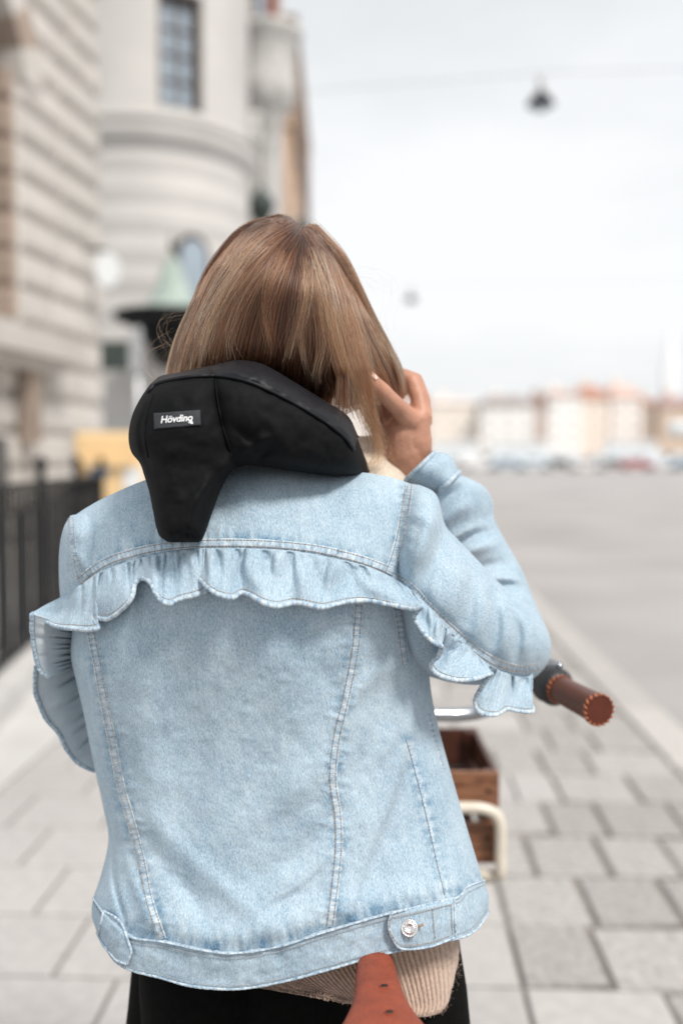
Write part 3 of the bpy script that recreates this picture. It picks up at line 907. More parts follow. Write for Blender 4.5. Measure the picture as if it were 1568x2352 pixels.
def boat(v, y, ln, label):
    x = (v - CX) / FV * y
    e = empty('moored_boat', (x, y, 0)); tag(e, label, 'boat', 'white boats moored behind the quay')
    V = [(x - ln / 2, y, .3), (x + ln / 2, y, .3), (x + ln / 2 + 1.5, y, 2.3), (x - ln / 2 - .6, y, 2.3), (x - ln / 2, y + 4, .3), (x + ln / 2, y + 4, .3), (x + ln / 2 + 1.5, y + 4, 2.3), (x - ln / 2 - .6, y + 4, 2.3)]
    fix_normals(mesh_obj('hull', V, [(0, 1, 2, 3), (4, 7, 6, 5), (0, 4, 5, 1), (1, 5, 6, 2), (2, 6, 7, 3), (3, 7, 4, 0)], M['white_enamel'], e, False))
    build('cabin', box((x - ln * .08, y + 2, 3.2), (ln * .6, 3, 1.8)), M['white_enamel'], e, False)
    build('cabin_window', box((x - ln * .08, y + .46, 3.4), (ln * .52, .1, .7)), M['far_glass'], e, False)
    build('mast', tube([(x, y + 2, 4.1), (x, y + 2, 8)], .09, 6), M['zinc'], e)
boat(1060, 150, 11, 'white motor boat moored below the peach house')
boat(1215, 155, 14, 'long white passenger boat moored below the ivory house')
boat(1470, 150, 12, 'white boat moored below the pink house')
wm, wt, wb = new_mat('grey_harbour_water')
set_in(wb, Roughness=0.12); wb.inputs['Base Color'].default_value = (0.20, 0.24, 0.27, 1)
water = mesh_obj('water', [(-400, 137, -.11), (900, 137, -.11), (900, 247, -.11), (-400, 247, -.11)], [(0, 1, 2, 3)], wm, smooth=False)
water['kind'] = 'structure'

# ================================================================== the woman
YB = 1.10                                    # depth of the back of the jacket
woman = empty('person', (0.05, 1.24, 0))
tag(woman, 'woman seen from behind in a pale denim jacket, hand in her hair, straddling the bicycle', 'person')

# ---------------------------------------------------------------- jacket: torso
T_ = [(165, 1188), (200, 1165), (250, 1138), (330, 1104), (400, 1085), (500, 1072), (620, 1070), (740, 1086), (830, 1085), (900, 1097), (945, 1112)]
L_ = [(165, 1188), (160, 1230), (168, 1300), (178, 1380), (166, 1450), (163, 1510), (176, 1570), (192, 1640), (214, 1750), (238, 1860), (249, 1930), (232, 2010), (214, 2065), (211, 2105), (222, 2140)]
R_ = [(945, 1112), (962, 1180), (975, 1280), (985, 1400), (985, 1500), (988, 1575), (1004, 1660), (1038, 1785), (1073, 1905), (1110, 2025), (1122, 2060), (1121, 2095)]
B_ = [(222, 2140), (255, 2195), (300, 2228), (360, 2243), (430, 2262), (540, 2270), (620, 2259), (720, 2235), (830, 2205), (960, 2178), (1050, 2155), (1095, 2135), (1121, 2095)]
YP = [(0, 1.235, .035), (.03, 1.232, .075), (.09, 1.232, .112), (.2, 1.235, .138), (.35, 1.24, .135), (.55, 1.245, .120), (.75, 1.24, .125), (.9, 1.235, .140), (1.0, 1.235, .145)]
def torso_px(nu, nv, T=T_, Lc=L_, Rc=R_, B=B_):
    us = (1 - np.cos(np.pi * np.linspace(0, 1, nu))) / 2
    us = 0.55 * us + 0.45 * np.linspace(0, 1, nu)
    vs_ = np.linspace(0, 1, nv)
    def at(c, t):
        s = spline(c, 400); return np.stack([np.interp(t, np.linspace(0, 1, 400), s[:, k]) for k in (0, 1)], -1)
    t, b, l, r = at(T, us), at(B, us), at(Lc, vs_), at(Rc, vs_)
    U, Vv = us[None, :, None], vs_[:, None, None]
    Pq = (1 - Vv) * t[None] + Vv * b[None] + (1 - U) * l[:, None] + U * r[:, None]
    Pq -= (1 - U) * (1 - Vv) * t[0] + U * (1 - Vv) * t[-1] + (1 - U) * Vv * b[0] + U * Vv * b[-1]
    return Pq[..., 0], Pq[..., 1], np.broadcast_to(us[None, :], (nv, nu)), np.broadcast_to(vs_[:, None], (nv, nu))
rf = random.Random(11)
torso_folds = [
    ([(948, 1535), (958, 1600), (940, 1720), (900, 1850), (852, 1970), (812, 2090)], 34, .0105, 's'),
    ([(985, 1600), (1000, 1700), (1022, 1800), (1050, 1900)], 9, .005, 'v'),
    ([(930, 1530), (870, 1545), (810, 1610), (780, 1700)], 22, .005, 'r'),
    ([(936, 1536), (890, 1600), (850, 1720), (800, 1860)], 26, -.004, 'r'),
    ([(400, 1440), (440, 1650), (430, 1860), (400, 2000)], 60, -.007, 'r'),
    ([(640, 1430), (680, 1650), (690, 1850)], 80, .007, 'r'),
    ([(300, 1480), (330, 1700), (370, 1900)], 40, .005, 'r'),
    ([(830, 1680), (700, 1800), (560, 1900)], 36, .0035, 'r'),
    ([(800, 1850), (690, 1960), (560, 2030)], 30, -.0035, 'r'),
    ([(770, 1960), (700, 2030), (600, 2090)], 24, .003, 's'),
    ([(310, 1830), (420, 1960), (560, 2080), (640, 2150)], 26, .004, 'r'),
    ([(330, 1930), (440, 2060), (500, 2160)], 22, -.0035, 'r'),
    ([(255, 1930), (262, 2030), (290, 2130)], 12, .006, 'v'),
    ([(280, 1960), (320, 2060), (350, 2140)], 14, .004, 'r'),
    ([(640, 1110), (760, 1150), (860, 1230)], 40, -.003, 'r'),
    ([(540, 1110), (570, 1170), (580, 1230)], 30, .003, 'r'),
    ([(230, 1200), (240, 1250), (225, 1310)], 26, -.003, 'r'),
    ([(850, 1760), (900, 1700), (925, 1600)], 16, .003, 'r'),
    ([(700, 1500), (760, 1560), (790, 1650)], 30, -.003, 'r'),
    ([(240, 2060), (420, 2130), (560, 2150), (760, 2095), (1000, 2035), (1090, 1990)], 38, .006, 'r'),
]
for k in range(26):                               # short puckers above the yoke seam
    x = 300 + k * 23 + rf.uniform(-6, 6)
    yy = 1240 + ((x - 540) / 370) ** 2 * 62
    torso_folds.append(([(x, yy - rf.uniform(20, 42)), (x + rf.uniform(-5, 8), yy + 4)], rf.uniform(4, 7), rf.uniform(.0006, .0016), 'r'))
for k in range(22):                               # puckers along the waistband
    x = 330 + k * 32 + rf.uniform(-8, 8)
    yy = np.interp(x, [300, 380, 470, 540, 640, 760, 900, 1040], [2152, 2165, 2184, 2190, 2175, 2135, 2095, 2065])
    torso_folds.append(([(x, yy - rf.uniform(25, 60)), (x + rf.uniform(-8, 8), yy)], rf.uniform(6, 11), rf.uniform(.0008, .0018), 'r'))
for k in range(30):                               # puckers on both sides of the long back seams
    t = k / 29
    for sx, pts in ((1, [(205, 1445), (240, 1620), (275, 1800), (325, 1980), (370, 2145)]), (-1, [(825, 1400), (790, 1620), (762, 1790), (775, 1950), (755, 2120)])):
        q = spline(pts, 30)[k]
        for sd_ in (-1, 1):
            torso_folds.append(([(q[0] + sd_ * 8, q[1]), (q[0] + sd_ * rf.uniform(22, 44), q[1] + rf.uniform(-14, 14))], rf.uniform(5, 9), rf.uniform(.0003, .0011), 'r'))
def torso_grid(nu, nv, dfold=True, lift=0.0):
    px, py, U, Vv = torso_px(nu, nv)
    yp = np.array(YP)
    sq = spline(np.stack([yp[:, 0], yp[:, 0] * 0, yp[:, 1], yp[:, 2]], 1), 400)
    yc = np.interp(Vv, sq[:, 0], sq[:, 2]); dd = np.interp(Vv, sq[:, 0], sq[:, 3])
    prof = np.clip(1 - np.abs(2 * U - 1) ** 2.3, 0, 1) ** 0.52
    Y = yc - dd * prof
    fc = np.clip(prof * 1.6, 0, 1)
    if dfold:
        Y = Y - folds(px, py, torso_folds) * fc
        Y = Y - fc * (.0022 * vnoise(px / 95, py / 120, 1) + .0011 * vnoise(px / 38, py / 46, 2) + .0005 * vnoise(px / 15, py / 15, 5))
    return px, py, Y - lift, U, Vv
NU, NV = 300, 380
px, py, Yt, U, Vv = torso_grid(NU, NV)
back = PA(px, py, Yt)
pxf, pyf, Uf, Vf = torso_px(60, 80)
yp = np.array(YP)
proff = np.clip(1 - np.abs(2 * Uf - 1) ** 2.3, 0, 1) ** 0.5
front = PA(pxf, pyf, np.interp(Vf, yp[:, 0], yp[:, 1]) + proff * (-.035 + .135 * np.clip(Vf * 8, 0, 1)))
V1, F1, U1 = back.reshape(-1, 3), grid_faces(NV, NU), grid_uv(back)
V2, F2, U2 = front.reshape(-1, 3), grid_faces(80, 60, flip=True), grid_uv(front)
jacket = mesh_obj('denim_jacket', *join([(V1, F1, U1), (V2, F2, U2)])[:2], M['denim'], woman, True, np.vstack([U1, U2]))
# wear: bleached ridges and blue valleys where the cloth puckers beside seams, pale rubbed edges
wear = np.zeros(px.shape)
for li, (ln_, r_) in enumerate((([(182, 1336), (262, 1283), (430, 1250), (620, 1250), (810, 1280), (905, 1316)], 26), ([(206, 1440), (240, 1620), (276, 1800), (325, 1980), (372, 2158)], 20), ([(824, 1390), (795, 1600), (764, 1790), (777, 1950), (757, 2130)], 20),
                  ([(240, 2100), (308, 2150), (470, 2180), (640, 2170), (900, 2092), (1040, 2062), (1110, 2020)], 34), ([(938, 1113), (922, 1220), (893, 1318)], 20), ([(935, 1700), (978, 1860), (1025, 2062)], 16), ([(165, 1190), (174, 1290), (186, 1340)], 16))):
    d_, sd_, t_ = polydist(px, py, ln_)
    L_ = sum(math.dist(ln_[i], ln_[i + 1]) for i in range(len(ln_) - 1))
    wear += np.exp(-(d_ / r_) ** 2) * (.30 * vnoise(t_ * L_ / 9, d_ / 40, 80 + li) + .18 * vnoise(t_ * L_ / 19, d_ / 60, 90 + li)) - .10 * np.exp(-((d_ - 13) / 7) ** 2)
wear += .05 * vnoise(px / 60, py / 90, 97)
wa_ = jacket.data.attributes.new('wear', 'FLOAT', 'POINT')
wa_.data.foreach_set('value', np.concatenate([wear.ravel(), np.zeros(len(V2))]).astype(np.float32))
jacket['label'] = 'pale blue denim jacket with ruffled yoke and long back seams'

# ---------------------------------------------------------------- jacket: sleeves
arm_folds = [
    ([(1022, 1210), (1000, 1262), (975, 1330), (965, 1400)], 20, -.008, 'r'),
    ([(1000, 1150), (980, 1230), (950, 1300)], 22, .006, 'r'),
    ([(1060, 1270), (1050, 1340), (1030, 1420)], 30, .006, 'r'),
    ([(1100, 1320), (1110, 1400), (1095, 1480)], 20, .005, 'r'),
    ([(1085, 1310), (1078, 1400), (1060, 1470)], 16, -.004, 'r'),
    ([(1150, 1360), (1165, 1430), (1155, 1510)], 17, .005, 'r'),
    ([(1130, 1360), (1140, 1440), (1128, 1510)], 12, -.004, 'r'),
    ([(1190, 1390), (1215, 1450), (1205, 1520)], 15, .005, 'r'),
    ([(1175, 1400), (1190, 1460), (1182, 1520)], 9, -.004, 'r'),
    ([(1225, 1420), (1245, 1470), (1238, 1520)], 11, .004, 'r'),
    ([(930, 1340), (1000, 1405), (1080, 1480), (1180, 1545)], 12, -.003, 'r'),
    ([(955, 1180), (990, 1200), (1010, 1205)], 14, .003, 'r'),
]
for k in range(18):
    q = spline([(942, 1125), (930, 1200), (908, 1300)], 18)[k]
    arm_folds.append(([(q[0] + 4, q[1]), (q[0] + rf.uniform(25, 50), q[1] + rf.uniform(-4, 16))], rf.uniform(4, 8), rf.uniform(.0006, .0016), 'r'))
sleeve_up = sil_tube([((936, 1110), (890, 1330), 1.235, .06), ((972, 1117), (905, 1400), 1.225, .090), ((1004, 1140), (925, 1480), 1.222, .098),
                      ((1022, 1205), (950, 1535), 1.228, .098), ((1052, 1240), (1005, 1560), 1.24, .092), ((1100, 1290), (1062, 1572), 1.255, .084), ((1150, 1342), (1125, 1574), 1.275, .076),
                      ((1205, 1382), (1180, 1572), 1.295, .068), ((1245, 1428), (1222, 1560), 1.31, .056), ((1262, 1462), (1250, 1535), 1.32, .036), ((1267, 1488), (1264, 1510), 1.325, .01)],
                     90, 150, [(a, b, c * 1.5, d) for a, b, c, d in arm_folds], noise=(40, .0008))
fore_folds = [
    ([(1125, 1210), (1075, 1225), (1020, 1260), (980, 1290)], 13, .008, 's'),
    ([(1150, 1245), (1090, 1260), (1040, 1290)], 16, .007, 'r'),
    ([(1200, 1340), (1150, 1335), (1100, 1350)], 11, .008, 's'),
    ([(1175, 1290), (1120, 1300), (1070, 1320)], 14, -.005, 'r'),
    ([(1110, 1130), (1125, 1165), (1120, 1200)], 12, -.006, 'r'),
    ([(1070, 1105), (1040, 1130), (1010, 1150)], 10, -.006, 'r'),
    ([(1090, 1150), (1040, 1180), (990, 1210)], 20, .006, 'r'),
    ([(1225, 1385), (1180, 1375), (1120, 1370)], 12, .005, 'r'),
]
sleeve_fore = sil_tube([((1266, 1500), (1180, 1540), 1.345, .05), ((1258, 1455), (1120, 1470), 1.37, .062), ((1230, 1388), (1070, 1405), 1.385, .066), ((1198, 1310), (1010, 1345), 1.39, .066),
                        ((1162, 1245), (970, 1275), 1.385, .064), ((1136, 1195), (945, 1230), 1.375, .060), ((1131, 1150), (945, 1195), 1.365, .056), ((1110, 1117), (960, 1165), 1.355, .052), ((1075, 1098), (985, 1148), 1.345, .046), ((1046, 1088), (1000, 1138), 1.338, .040)],
                       80, 120, [(a, b, c * 1.5, d) for a, b, c, d in fore_folds], noise=(36, .001))
left_folds = [([(150, 1260), (190, 1290), (215, 1330)], 14, .003, 'r'), ([(160, 1560), (190, 1575), (220, 1600)], 8, .005, 'v'), ([(170, 1610), (200, 1625), (230, 1640)], 8, .004, 'v')]
sleeve_left = sil_tube([((162, 1184), (215, 1175), 1.235, .03), ((146, 1212), (232, 1210), 1.235, .068), ((137, 1255), (238, 1255), 1.24, .078), ((135, 1310), (240, 1315), 1.25, .08), ((139, 1380), (245, 1390), 1.27, .078),
                        ((150, 1460), (250, 1470), 1.31, .072), ((157, 1540), (255, 1550), 1.35, .066), ((172, 1610), (262, 1625), 1.40, .06), ((195, 1670), (275, 1690), 1.46, .055), ((220, 1720), (300, 1735), 1.52, .05)],
                       70, 90, left_folds, noise=(36, .001))
o_su = mesh_obj('sleeve', *sleeve_up[:2], M['denim'], jacket, True, sleeve_up[2])
o_sf = mesh_obj('forearm_sleeve', *sleeve_fore[:2], M['denim'], jacket, True, sleeve_fore[2])
o_sl = mesh_obj('sleeve', *sleeve_left[:2], M['denim'], jacket, True, sleeve_left[2])
# turned-back cuff: an open band with a rolled rim
def band_ring(sections, name, mat, parent, nlen=16, nseg=72, folds_=None):
    V_, F_, U_ = sil_tube(sections, nlen, nseg, folds_)
    F_ = [f for f in F_ if len(f) == 4]
    o = mesh_obj(name, V_[:-2], F_, mat, parent, True, U_[:-2])
    md = o.modifiers.new('solid', 'SOLIDIFY'); md.thickness = .0035; md.offset = 1
    return o
cuff_sec = [((997, 1040), (927, 1106), 1.318, .036), ((1018, 1039), (947, 1116), 1.324, .042), ((1038, 1050), (972, 1126), 1.332, .046), ((1052, 1082), (1000, 1135), 1.338, .047)]
cuff_folds = [([(985, 1060), (975, 1080), (965, 1110)], 7, .0025, 'r'), ([(1010, 1060), (995, 1090), (985, 1120)], 8, .0022, 'r'), ([(1025, 1060), (1020, 1090), (1005, 1120)], 6, -.002, 'r')]
cuff = band_ring(cuff_sec, 'cuff', M['denim'], jacket, folds_=cuff_folds)
def ring_rope(sec, rad, name, mat, parent):
    (ax, ay), (bx, by), Yc_, D_ = sec
    th = np.linspace(0, 2 * np.pi, 90)
    p = PA((ax + bx) / 2 + np.cos(th) * (ax - bx) / 2, (ay + by) / 2 + np.cos(th) * (ay - by) / 2, Yc_ - np.sin(th) * D_)
    V_, F_, _ = tube([tuple(q) for q in p], rad, 8, cap=False)
    uv = np.stack([np.repeat(np.linspace(0, .5, len(p)), 8), np.tile(np.linspace(0, .01, 8), len(p))], 1)
    return mesh_obj(name, V_, F_, mat, parent, True, uv)
ring_rope(((1054, 1084), (1000, 1138), 1.338, .0505), .0034, 'cuff_edge', M['denim_hem'], jacket)
ring_rope(((998, 1038), (926, 1107), 1.318, .0385), .0028, 'cuff_edge', M['denim_hem'], jacket)

# ---------------------------------------------------------------- surface lookup by view direction
def bvh(V_, F_): return BVHTree.FromPolygons([tuple(v) for v in V_], F_)
trees = [bvh(V1, F1), bvh(sleeve_up[0], sleeve_up[1]), bvh(sleeve_left[0], sleeve_left[1])]
CAMP = Vector((0, 0, CAMH))
def hit(vx, vy, tr=None):
    d = ray(vx, vy); best = None
    for t in (tr or trees):
        r = t.ray_cast(CAMP, d)
        if r[0] is not None and (best is None or r[3] < best[3]): best = r
    return best
def hitY(vx, vy, tr=None, default=None):
    h = hit(vx, vy, tr)
    return h[0].y if h else default

def ribbon(name, line, width, mat, parent, lift=.0016, k=7, step=2.5, tr=None, pucker=.0006, stitch=(0.2, 0.8), thread='thread', seed=0, edge=.55):
    """a felled seam laid on the surface along view pixels, with stitch rows; returns object"""
    ln = np.sum(np.linalg.norm(np.diff(np.array(line, float)[:, :2], axis=0), axis=1))
    n = max(8, int(ln / step))
    if len(line[0]) == 2: line = [(x, y, width) for x, y in line]
    p = spline(line, n)
    tan = np.gradient(p[:, :2], axis=0); tan /= np.linalg.norm(tan, axis=1)[:, None] + 1e-9
    nor = np.stack([-tan[:, 1], tan[:, 0]], 1)
    ts = np.linspace(-.5, .5, k)
    X = p[:, 0:1] + nor[:, 0:1] * ts[None] * p[:, 2:3]; Yp = p[:, 1:2] + nor[:, 1:2] * ts[None] * p[:, 2:3]
    Yd = np.zeros((n, k)); last = YB
    for i in range(n):
        for j in range(k):
            y = hitY(X[i, j], Yp[i, j], tr)
            if y is None: y = last
            last = y; Yd[i, j] = y
    sm = Yd.copy()
    prof = np.clip(1 - np.abs(ts * 2) ** 6, 0, 1)
    prof = np.where(np.abs(ts) > .49, -.2, 1.0)
    s = np.arange(n)[:, None] * step
    pk = pucker * (vnoise(s / 9.0 + ts[None] * 2, ts[None] * 2 + seed, seed + 30) + .6 * vnoise(s / 4.0, ts[None] * 4, seed + 31)) * np.where(np.abs(ts) > .45, .4, 1)
    valley = -.0004 * np.exp(-((np.abs(ts) - .32) / .09) ** 2)
    Yd = sm - lift * prof - pk - valley
    Pg = PA(X, Yp, Yd)
    uv = grid_uv(Pg.transpose(1, 0, 2)).reshape(k, n, 2).transpose(1, 0, 2).reshape(-1, 2)
    o = mesh_obj(name, Pg.reshape(-1, 3), grid_faces(n, k), mat, parent, True, uv)
    # stitches
    parts = []
    for tq in stitch:
        xs = p[:, 0] + nor[:, 0] * (tq - .5) * p[:, 2]; ys = p[:, 1] + nor[:, 1] * (tq - .5) * p[:, 2]
        jj = min(k - 1, int(round(tq * (k - 1))))
        yy = np.minimum(Yd[:, jj], Yd[:, max(0, jj - 1)]) - .0005
        pts = PA(xs, ys, yy)
        parts.append(pts)
    stitches(parts, parent, thread)
    return o
def stitches(lines, parent, thread='thread', dash=.0030, gap=.0009, r=.00042):
    Vv_, Ff = [], []
    for pts in lines:
        d = np.concatenate([[0], np.cumsum(np.linalg.norm(np.diff(pts, axis=0), axis=1))])
        s = 0.0
        while s + dash < d[-1]:
            a = np.array([np.interp(s, d, pts[:, c]) for c in range(3)]); b = np.array([np.interp(s + dash, d, pts[:, c]) for c in range(3)])
            t = (b - a) / (np.linalg.norm(b - a) + 1e-9)
            u = np.cross(t, [0, 1, 0]); u /= np.linalg.norm(u) + 1e-9
            w_ = np.cross(t, u)
            base = len(Vv_)
            for q in (a, b):
                for vv in (u, w_, -u, -w_): Vv_.append(q + vv * r)
            Ff += [(base + i, base + (i + 1) % 4, base + 4 + (i + 1) % 4, base + 4 + i) for i in range(4)] + [(base, base + 3, base + 2, base + 1), (base + 4, base + 5, base + 6, base + 7)]
            s += dash + gap
    if Vv_:
        o = mesh_obj('stitching', Vv_, Ff, M[thread], parent, False)
        o['kind'] = 'stuff'

# long seams
ribbon('yoke_seam', [(182, 1336), (215, 1308), (262, 1283), (350, 1260), (430, 1250), (520, 1247), (620, 1250), (720, 1260), (810, 1280), (870, 1300), (905, 1316)], 23, M['denim_seam'], jacket, seed=1)
ribbon('shoulder_seam', [(938, 1113), (932, 1160), (922, 1220), (908, 1275), (893, 1318)], 25, M['denim_seam'], jacket, lift=.0022, seed=2)
ribbon('armhole_seam', [(163, 1190), (166, 1235), (174, 1290), (186, 1340)], 16, M['denim_seam'], jacket, seed=3, thread='thread_grey')
ribbon('back_seam', [(206, 1440), (222, 1520), (240, 1620), (257, 1700), (276, 1800), (303, 1895), (325, 1980), (343, 2070), (372, 2158)], 22, M['denim_seam'], jacket, seed=4)
ribbon('back_seam', [(824, 1390), (816, 1490), (795, 1600), (772, 1700), (764, 1790), (775, 1870), (777, 1950), (767, 2050), (757, 2130)], 22, M['denim_seam'], jacket, seed=5)
ribbon('armhole_seam', [(914, 1400), (922, 1460), (931, 1528)], 20, M['denim_seam'], jacket, seed=6)
ribbon('side_seam', [(935, 1700), (955, 1770), (978, 1860), (1003, 1970), (1025, 2062)], 8, M['denim_seam'], jacket, lift=.0010, stitch=(.8,), seed=7, pucker=.0003, thread='thread_grey')
ribbon('sleeve_seam', [(902, 1322), (945, 1352), (985, 1395), (1030, 1440), (1085, 1487), (1140, 1522), (1200, 1538), (1240, 1530)], 22, M['denim_seam'], jacket, lift=.0012, seed=8, pucker=.0004)
ribbon('front_seam', [(985, 1640), (998, 1690), (1020, 1770)], 10, M['denim_seam'], jacket, lift=.0015, stitch=(.5,), seed=9, thread='thread_grey')

# ---------------------------------------------------------------- waistband, tabs, button
wt_ = [(213, 2062), (236, 2095), (270, 2130), (308, 2155), (380, 2165), (470, 2184), (540, 2190), (640, 2175), (760, 2137), (900, 2097), (1040, 2066), (1072, 2038), (1113, 2022)]
wb_ = [(223, 2143), (255, 2197), (275, 2216), (305, 2231), (365, 2246), (440, 2266), (540, 2273), (640, 2258), (745, 2231), (880, 2193), (1045, 2158), (1092, 2137), (1123, 2095)]
def band(name, top, bot, n, k, mat, parent, lift, noise=.0012, tr=None, edge_lift=0.0, thick=0.0025, seed=0, uvscale=1):
    t = spline([(a[0], a[1], b[0], b[1]) for a, b in zip(top, bot)], n, uniform=True)
    f = np.linspace(0, 1, k)
    X = t[:, 0:1] * (1 - f) + t[:, 2:3] * f; Yp = t[:, 1:2] * (1 - f) + t[:, 3:4] * f
    Yd = np.full((n, k), np.nan)
    for i in range(n):
        for j in range(k):
            y = hitY(X[i, j], min(Yp[i, j], 9e9), tr)
            if y is not None: Yd[i, j] = y
    for i in range(n):
        ok = ~np.isnan(Yd[i])
        if ok.any():
            Yd[i] = np.interp(f, f[ok], Yd[i, ok])
    good = ~np.isnan(Yd[:, 0])
    for j in range(k): Yd[:, j] = np.interp(np.arange(n), np.arange(n)[good], Yd[good, j])
    ker = np.ones(9) / 9
    for j in range(k):
        Yd[:, j] = np.convolve(np.pad(Yd[:, j], 4, mode='edge'), ker, mode='valid')
    s = np.arange(n)[:, None]
    Yd = Yd - lift - edge_lift * f - noise * (vnoise(X / 22, Yp / 22, seed + 50) + .6 * vnoise(X / 9, Yp / 9, seed + 51))
    Pg = PA(X, Yp, Yd)
    uv = grid_uv(Pg.transpose(1, 0, 2)).reshape(k, n, 2).transpose(1, 0, 2).reshape(-1, 2)
    o = mesh_obj(name, Pg.reshape(-1, 3), grid_faces(n, k), mat, parent, True, uv)
    if thick:
        md = o.modifiers.new('solid', 'SOLIDIFY'); md.thickness = thick; md.offset = 1
    return o, Pg
def rope(name, pts, rad, mat, parent, twist=.0, seed=0, ns=8):
    """rolled edge along 3-D points with puckered radius"""
    d = np.concatenate([[0], np.cumsum(np.linalg.norm(np.diff(pts, axis=0), axis=1))])
    n = max(8, int(d[-1] / .0014)); u = np.linspace(0, d[-1], n)
    q = np.stack([np.interp(u, d, pts[:, c]) for c in range(3)], 1)
    rr_ = rad * (1 + .14 * vnoise(u / .011, u * 0 + seed, seed + 70))
    V_, F_, _ = tube([tuple(x) for x in q], rr_, ns)
    V3 = V_.reshape(n, ns, 3); an = np.linspace(0, 2 * np.pi, ns, endpoint=False)[None]
    ph = 2 * np.pi * (u / .0062 + .8 * vnoise(u / .013, u * 0, seed + 72))[:, None]
    V_ = (q[:, None] + (V3 - q[:, None]) * (1 + .10 * np.sin(ph + an))[..., None]).reshape(-1, 3)
    uv = np.stack([np.repeat(u, ns), np.tile(np.linspace(0, .012, ns), n)], 1)
    return mesh_obj(name, V_, F_, mat, parent, True, uv)
wband, wg = band('waistband', wt_, wb_, 300, 18, M['denim'], jacket, .0050, .0012, thick=.004, seed=1)
rope('waistband_edge', wg[:, 0] + np.array([0, -.001, 0]), .0012, M['denim_hem'], jacket, seed=2)
rope('hem_edge', wg[:, -1], .0016, M['denim_hem'], jacket, seed=3)
stitches([wg[:, 2] - np.array([0, .0016, 0]), wg[:, -3] - np.array([0, .0016, 0])], jacket, 'thread_grey')
wtree = [bvh(wg.reshape(-1, 3), grid_faces(wg.shape[0], wg.shape[1]))] + trees
tab, tg = band('waist_tab', [(893, 2116), (899, 2101), (912, 2095), (975, 2080), (1043, 2064)], [(893, 2134), (903, 2158), (922, 2180), (985, 2176), (1046, 2154)], 70, 18, M['denim'], jacket, .0085, .0009, tr=wtree, seed=3)
rim = np.concatenate([tg[:, 0], tg[-1, 1:], tg[::-1, -1][1:], tg[0, ::-1][1:]])
rope('tab_edge', rim, .0015, M['denim_hem'], jacket, seed=4)
ins = tg[4:-2, 2:-2]
stitches([ins[:, 0] - np.array([0, .002, 0]), ins[:, -1] - np.array([0, .002, 0]), ins[0] - np.array([0, .002, 0]), ins[-1] - np.array([0, .002, 0]), ins[-12] - np.array([0, .002, 0])], jacket)
tab2, tg2 = band('waist_tab', [(238, 2094), (262, 2106), (280, 2124), (290, 2150), (302, 2186)], [(226, 2150), (238, 2172), (255, 2192), (270, 2208), (292, 2216)], 60, 16, M['denim'], jacket, .006, .0010, tr=wtree, edge_lift=.002, seed=7)
rope('tab_edge', np.concatenate([tg2[:, 0], tg2[-1, 1:], tg2[::-1, -1][1:], tg2[0, ::-1][1:]]), .0017, M['denim_hem'], jacket, seed=5)
h = hit(940, 2133, [bvh(tg.reshape(-1, 3), grid_faces(tg.shape[0], tg.shape[1]))] + wtree)
bn = (CAMP - h[0]).normalized(); bc = h[0] + bn * .0015
rotq = bn.to_track_quat('Z', 'Y').to_matrix()
def disc(prof, ns=36):
    V_, F_, U_ = lathe(prof, (0, 0, 0), ns)
    return np.array([list(bc + rotq @ Vector(v)) for v in V_]), F_, U_
btn = build('button', disc([(.0085, .0005), (.0096, .0015), (.0097, .0028), (.0090, .0036), (.0082, .0033), (.0060, .0031), (.0056, .0038), (.0042, .0038), (.0038, .0030), (.0008, .0034)]), M['steel'], jacket)
# worn ring lettering stands as tiny raised marks on the rim
mk = []
for k in range(22):
    if k % 11 in (5,): continue
    a = 2 * math.pi * k / 22
    c = bc + rotq @ Vector((.0071 * math.cos(a), .0071 * math.sin(a), .0036))
    mk.append(box(tuple(c), (.0007, .0007, .0011)))
build('raised_mark', mk, M['steel'], btn, False)['kind'] = 'stuff'
build('buttonhole', tube([tuple(P(956, 2131, h[0].y - .002)), tuple(P(972, 2124, h[0].y - .001))], .0014, 6), M['thread'], jacket)

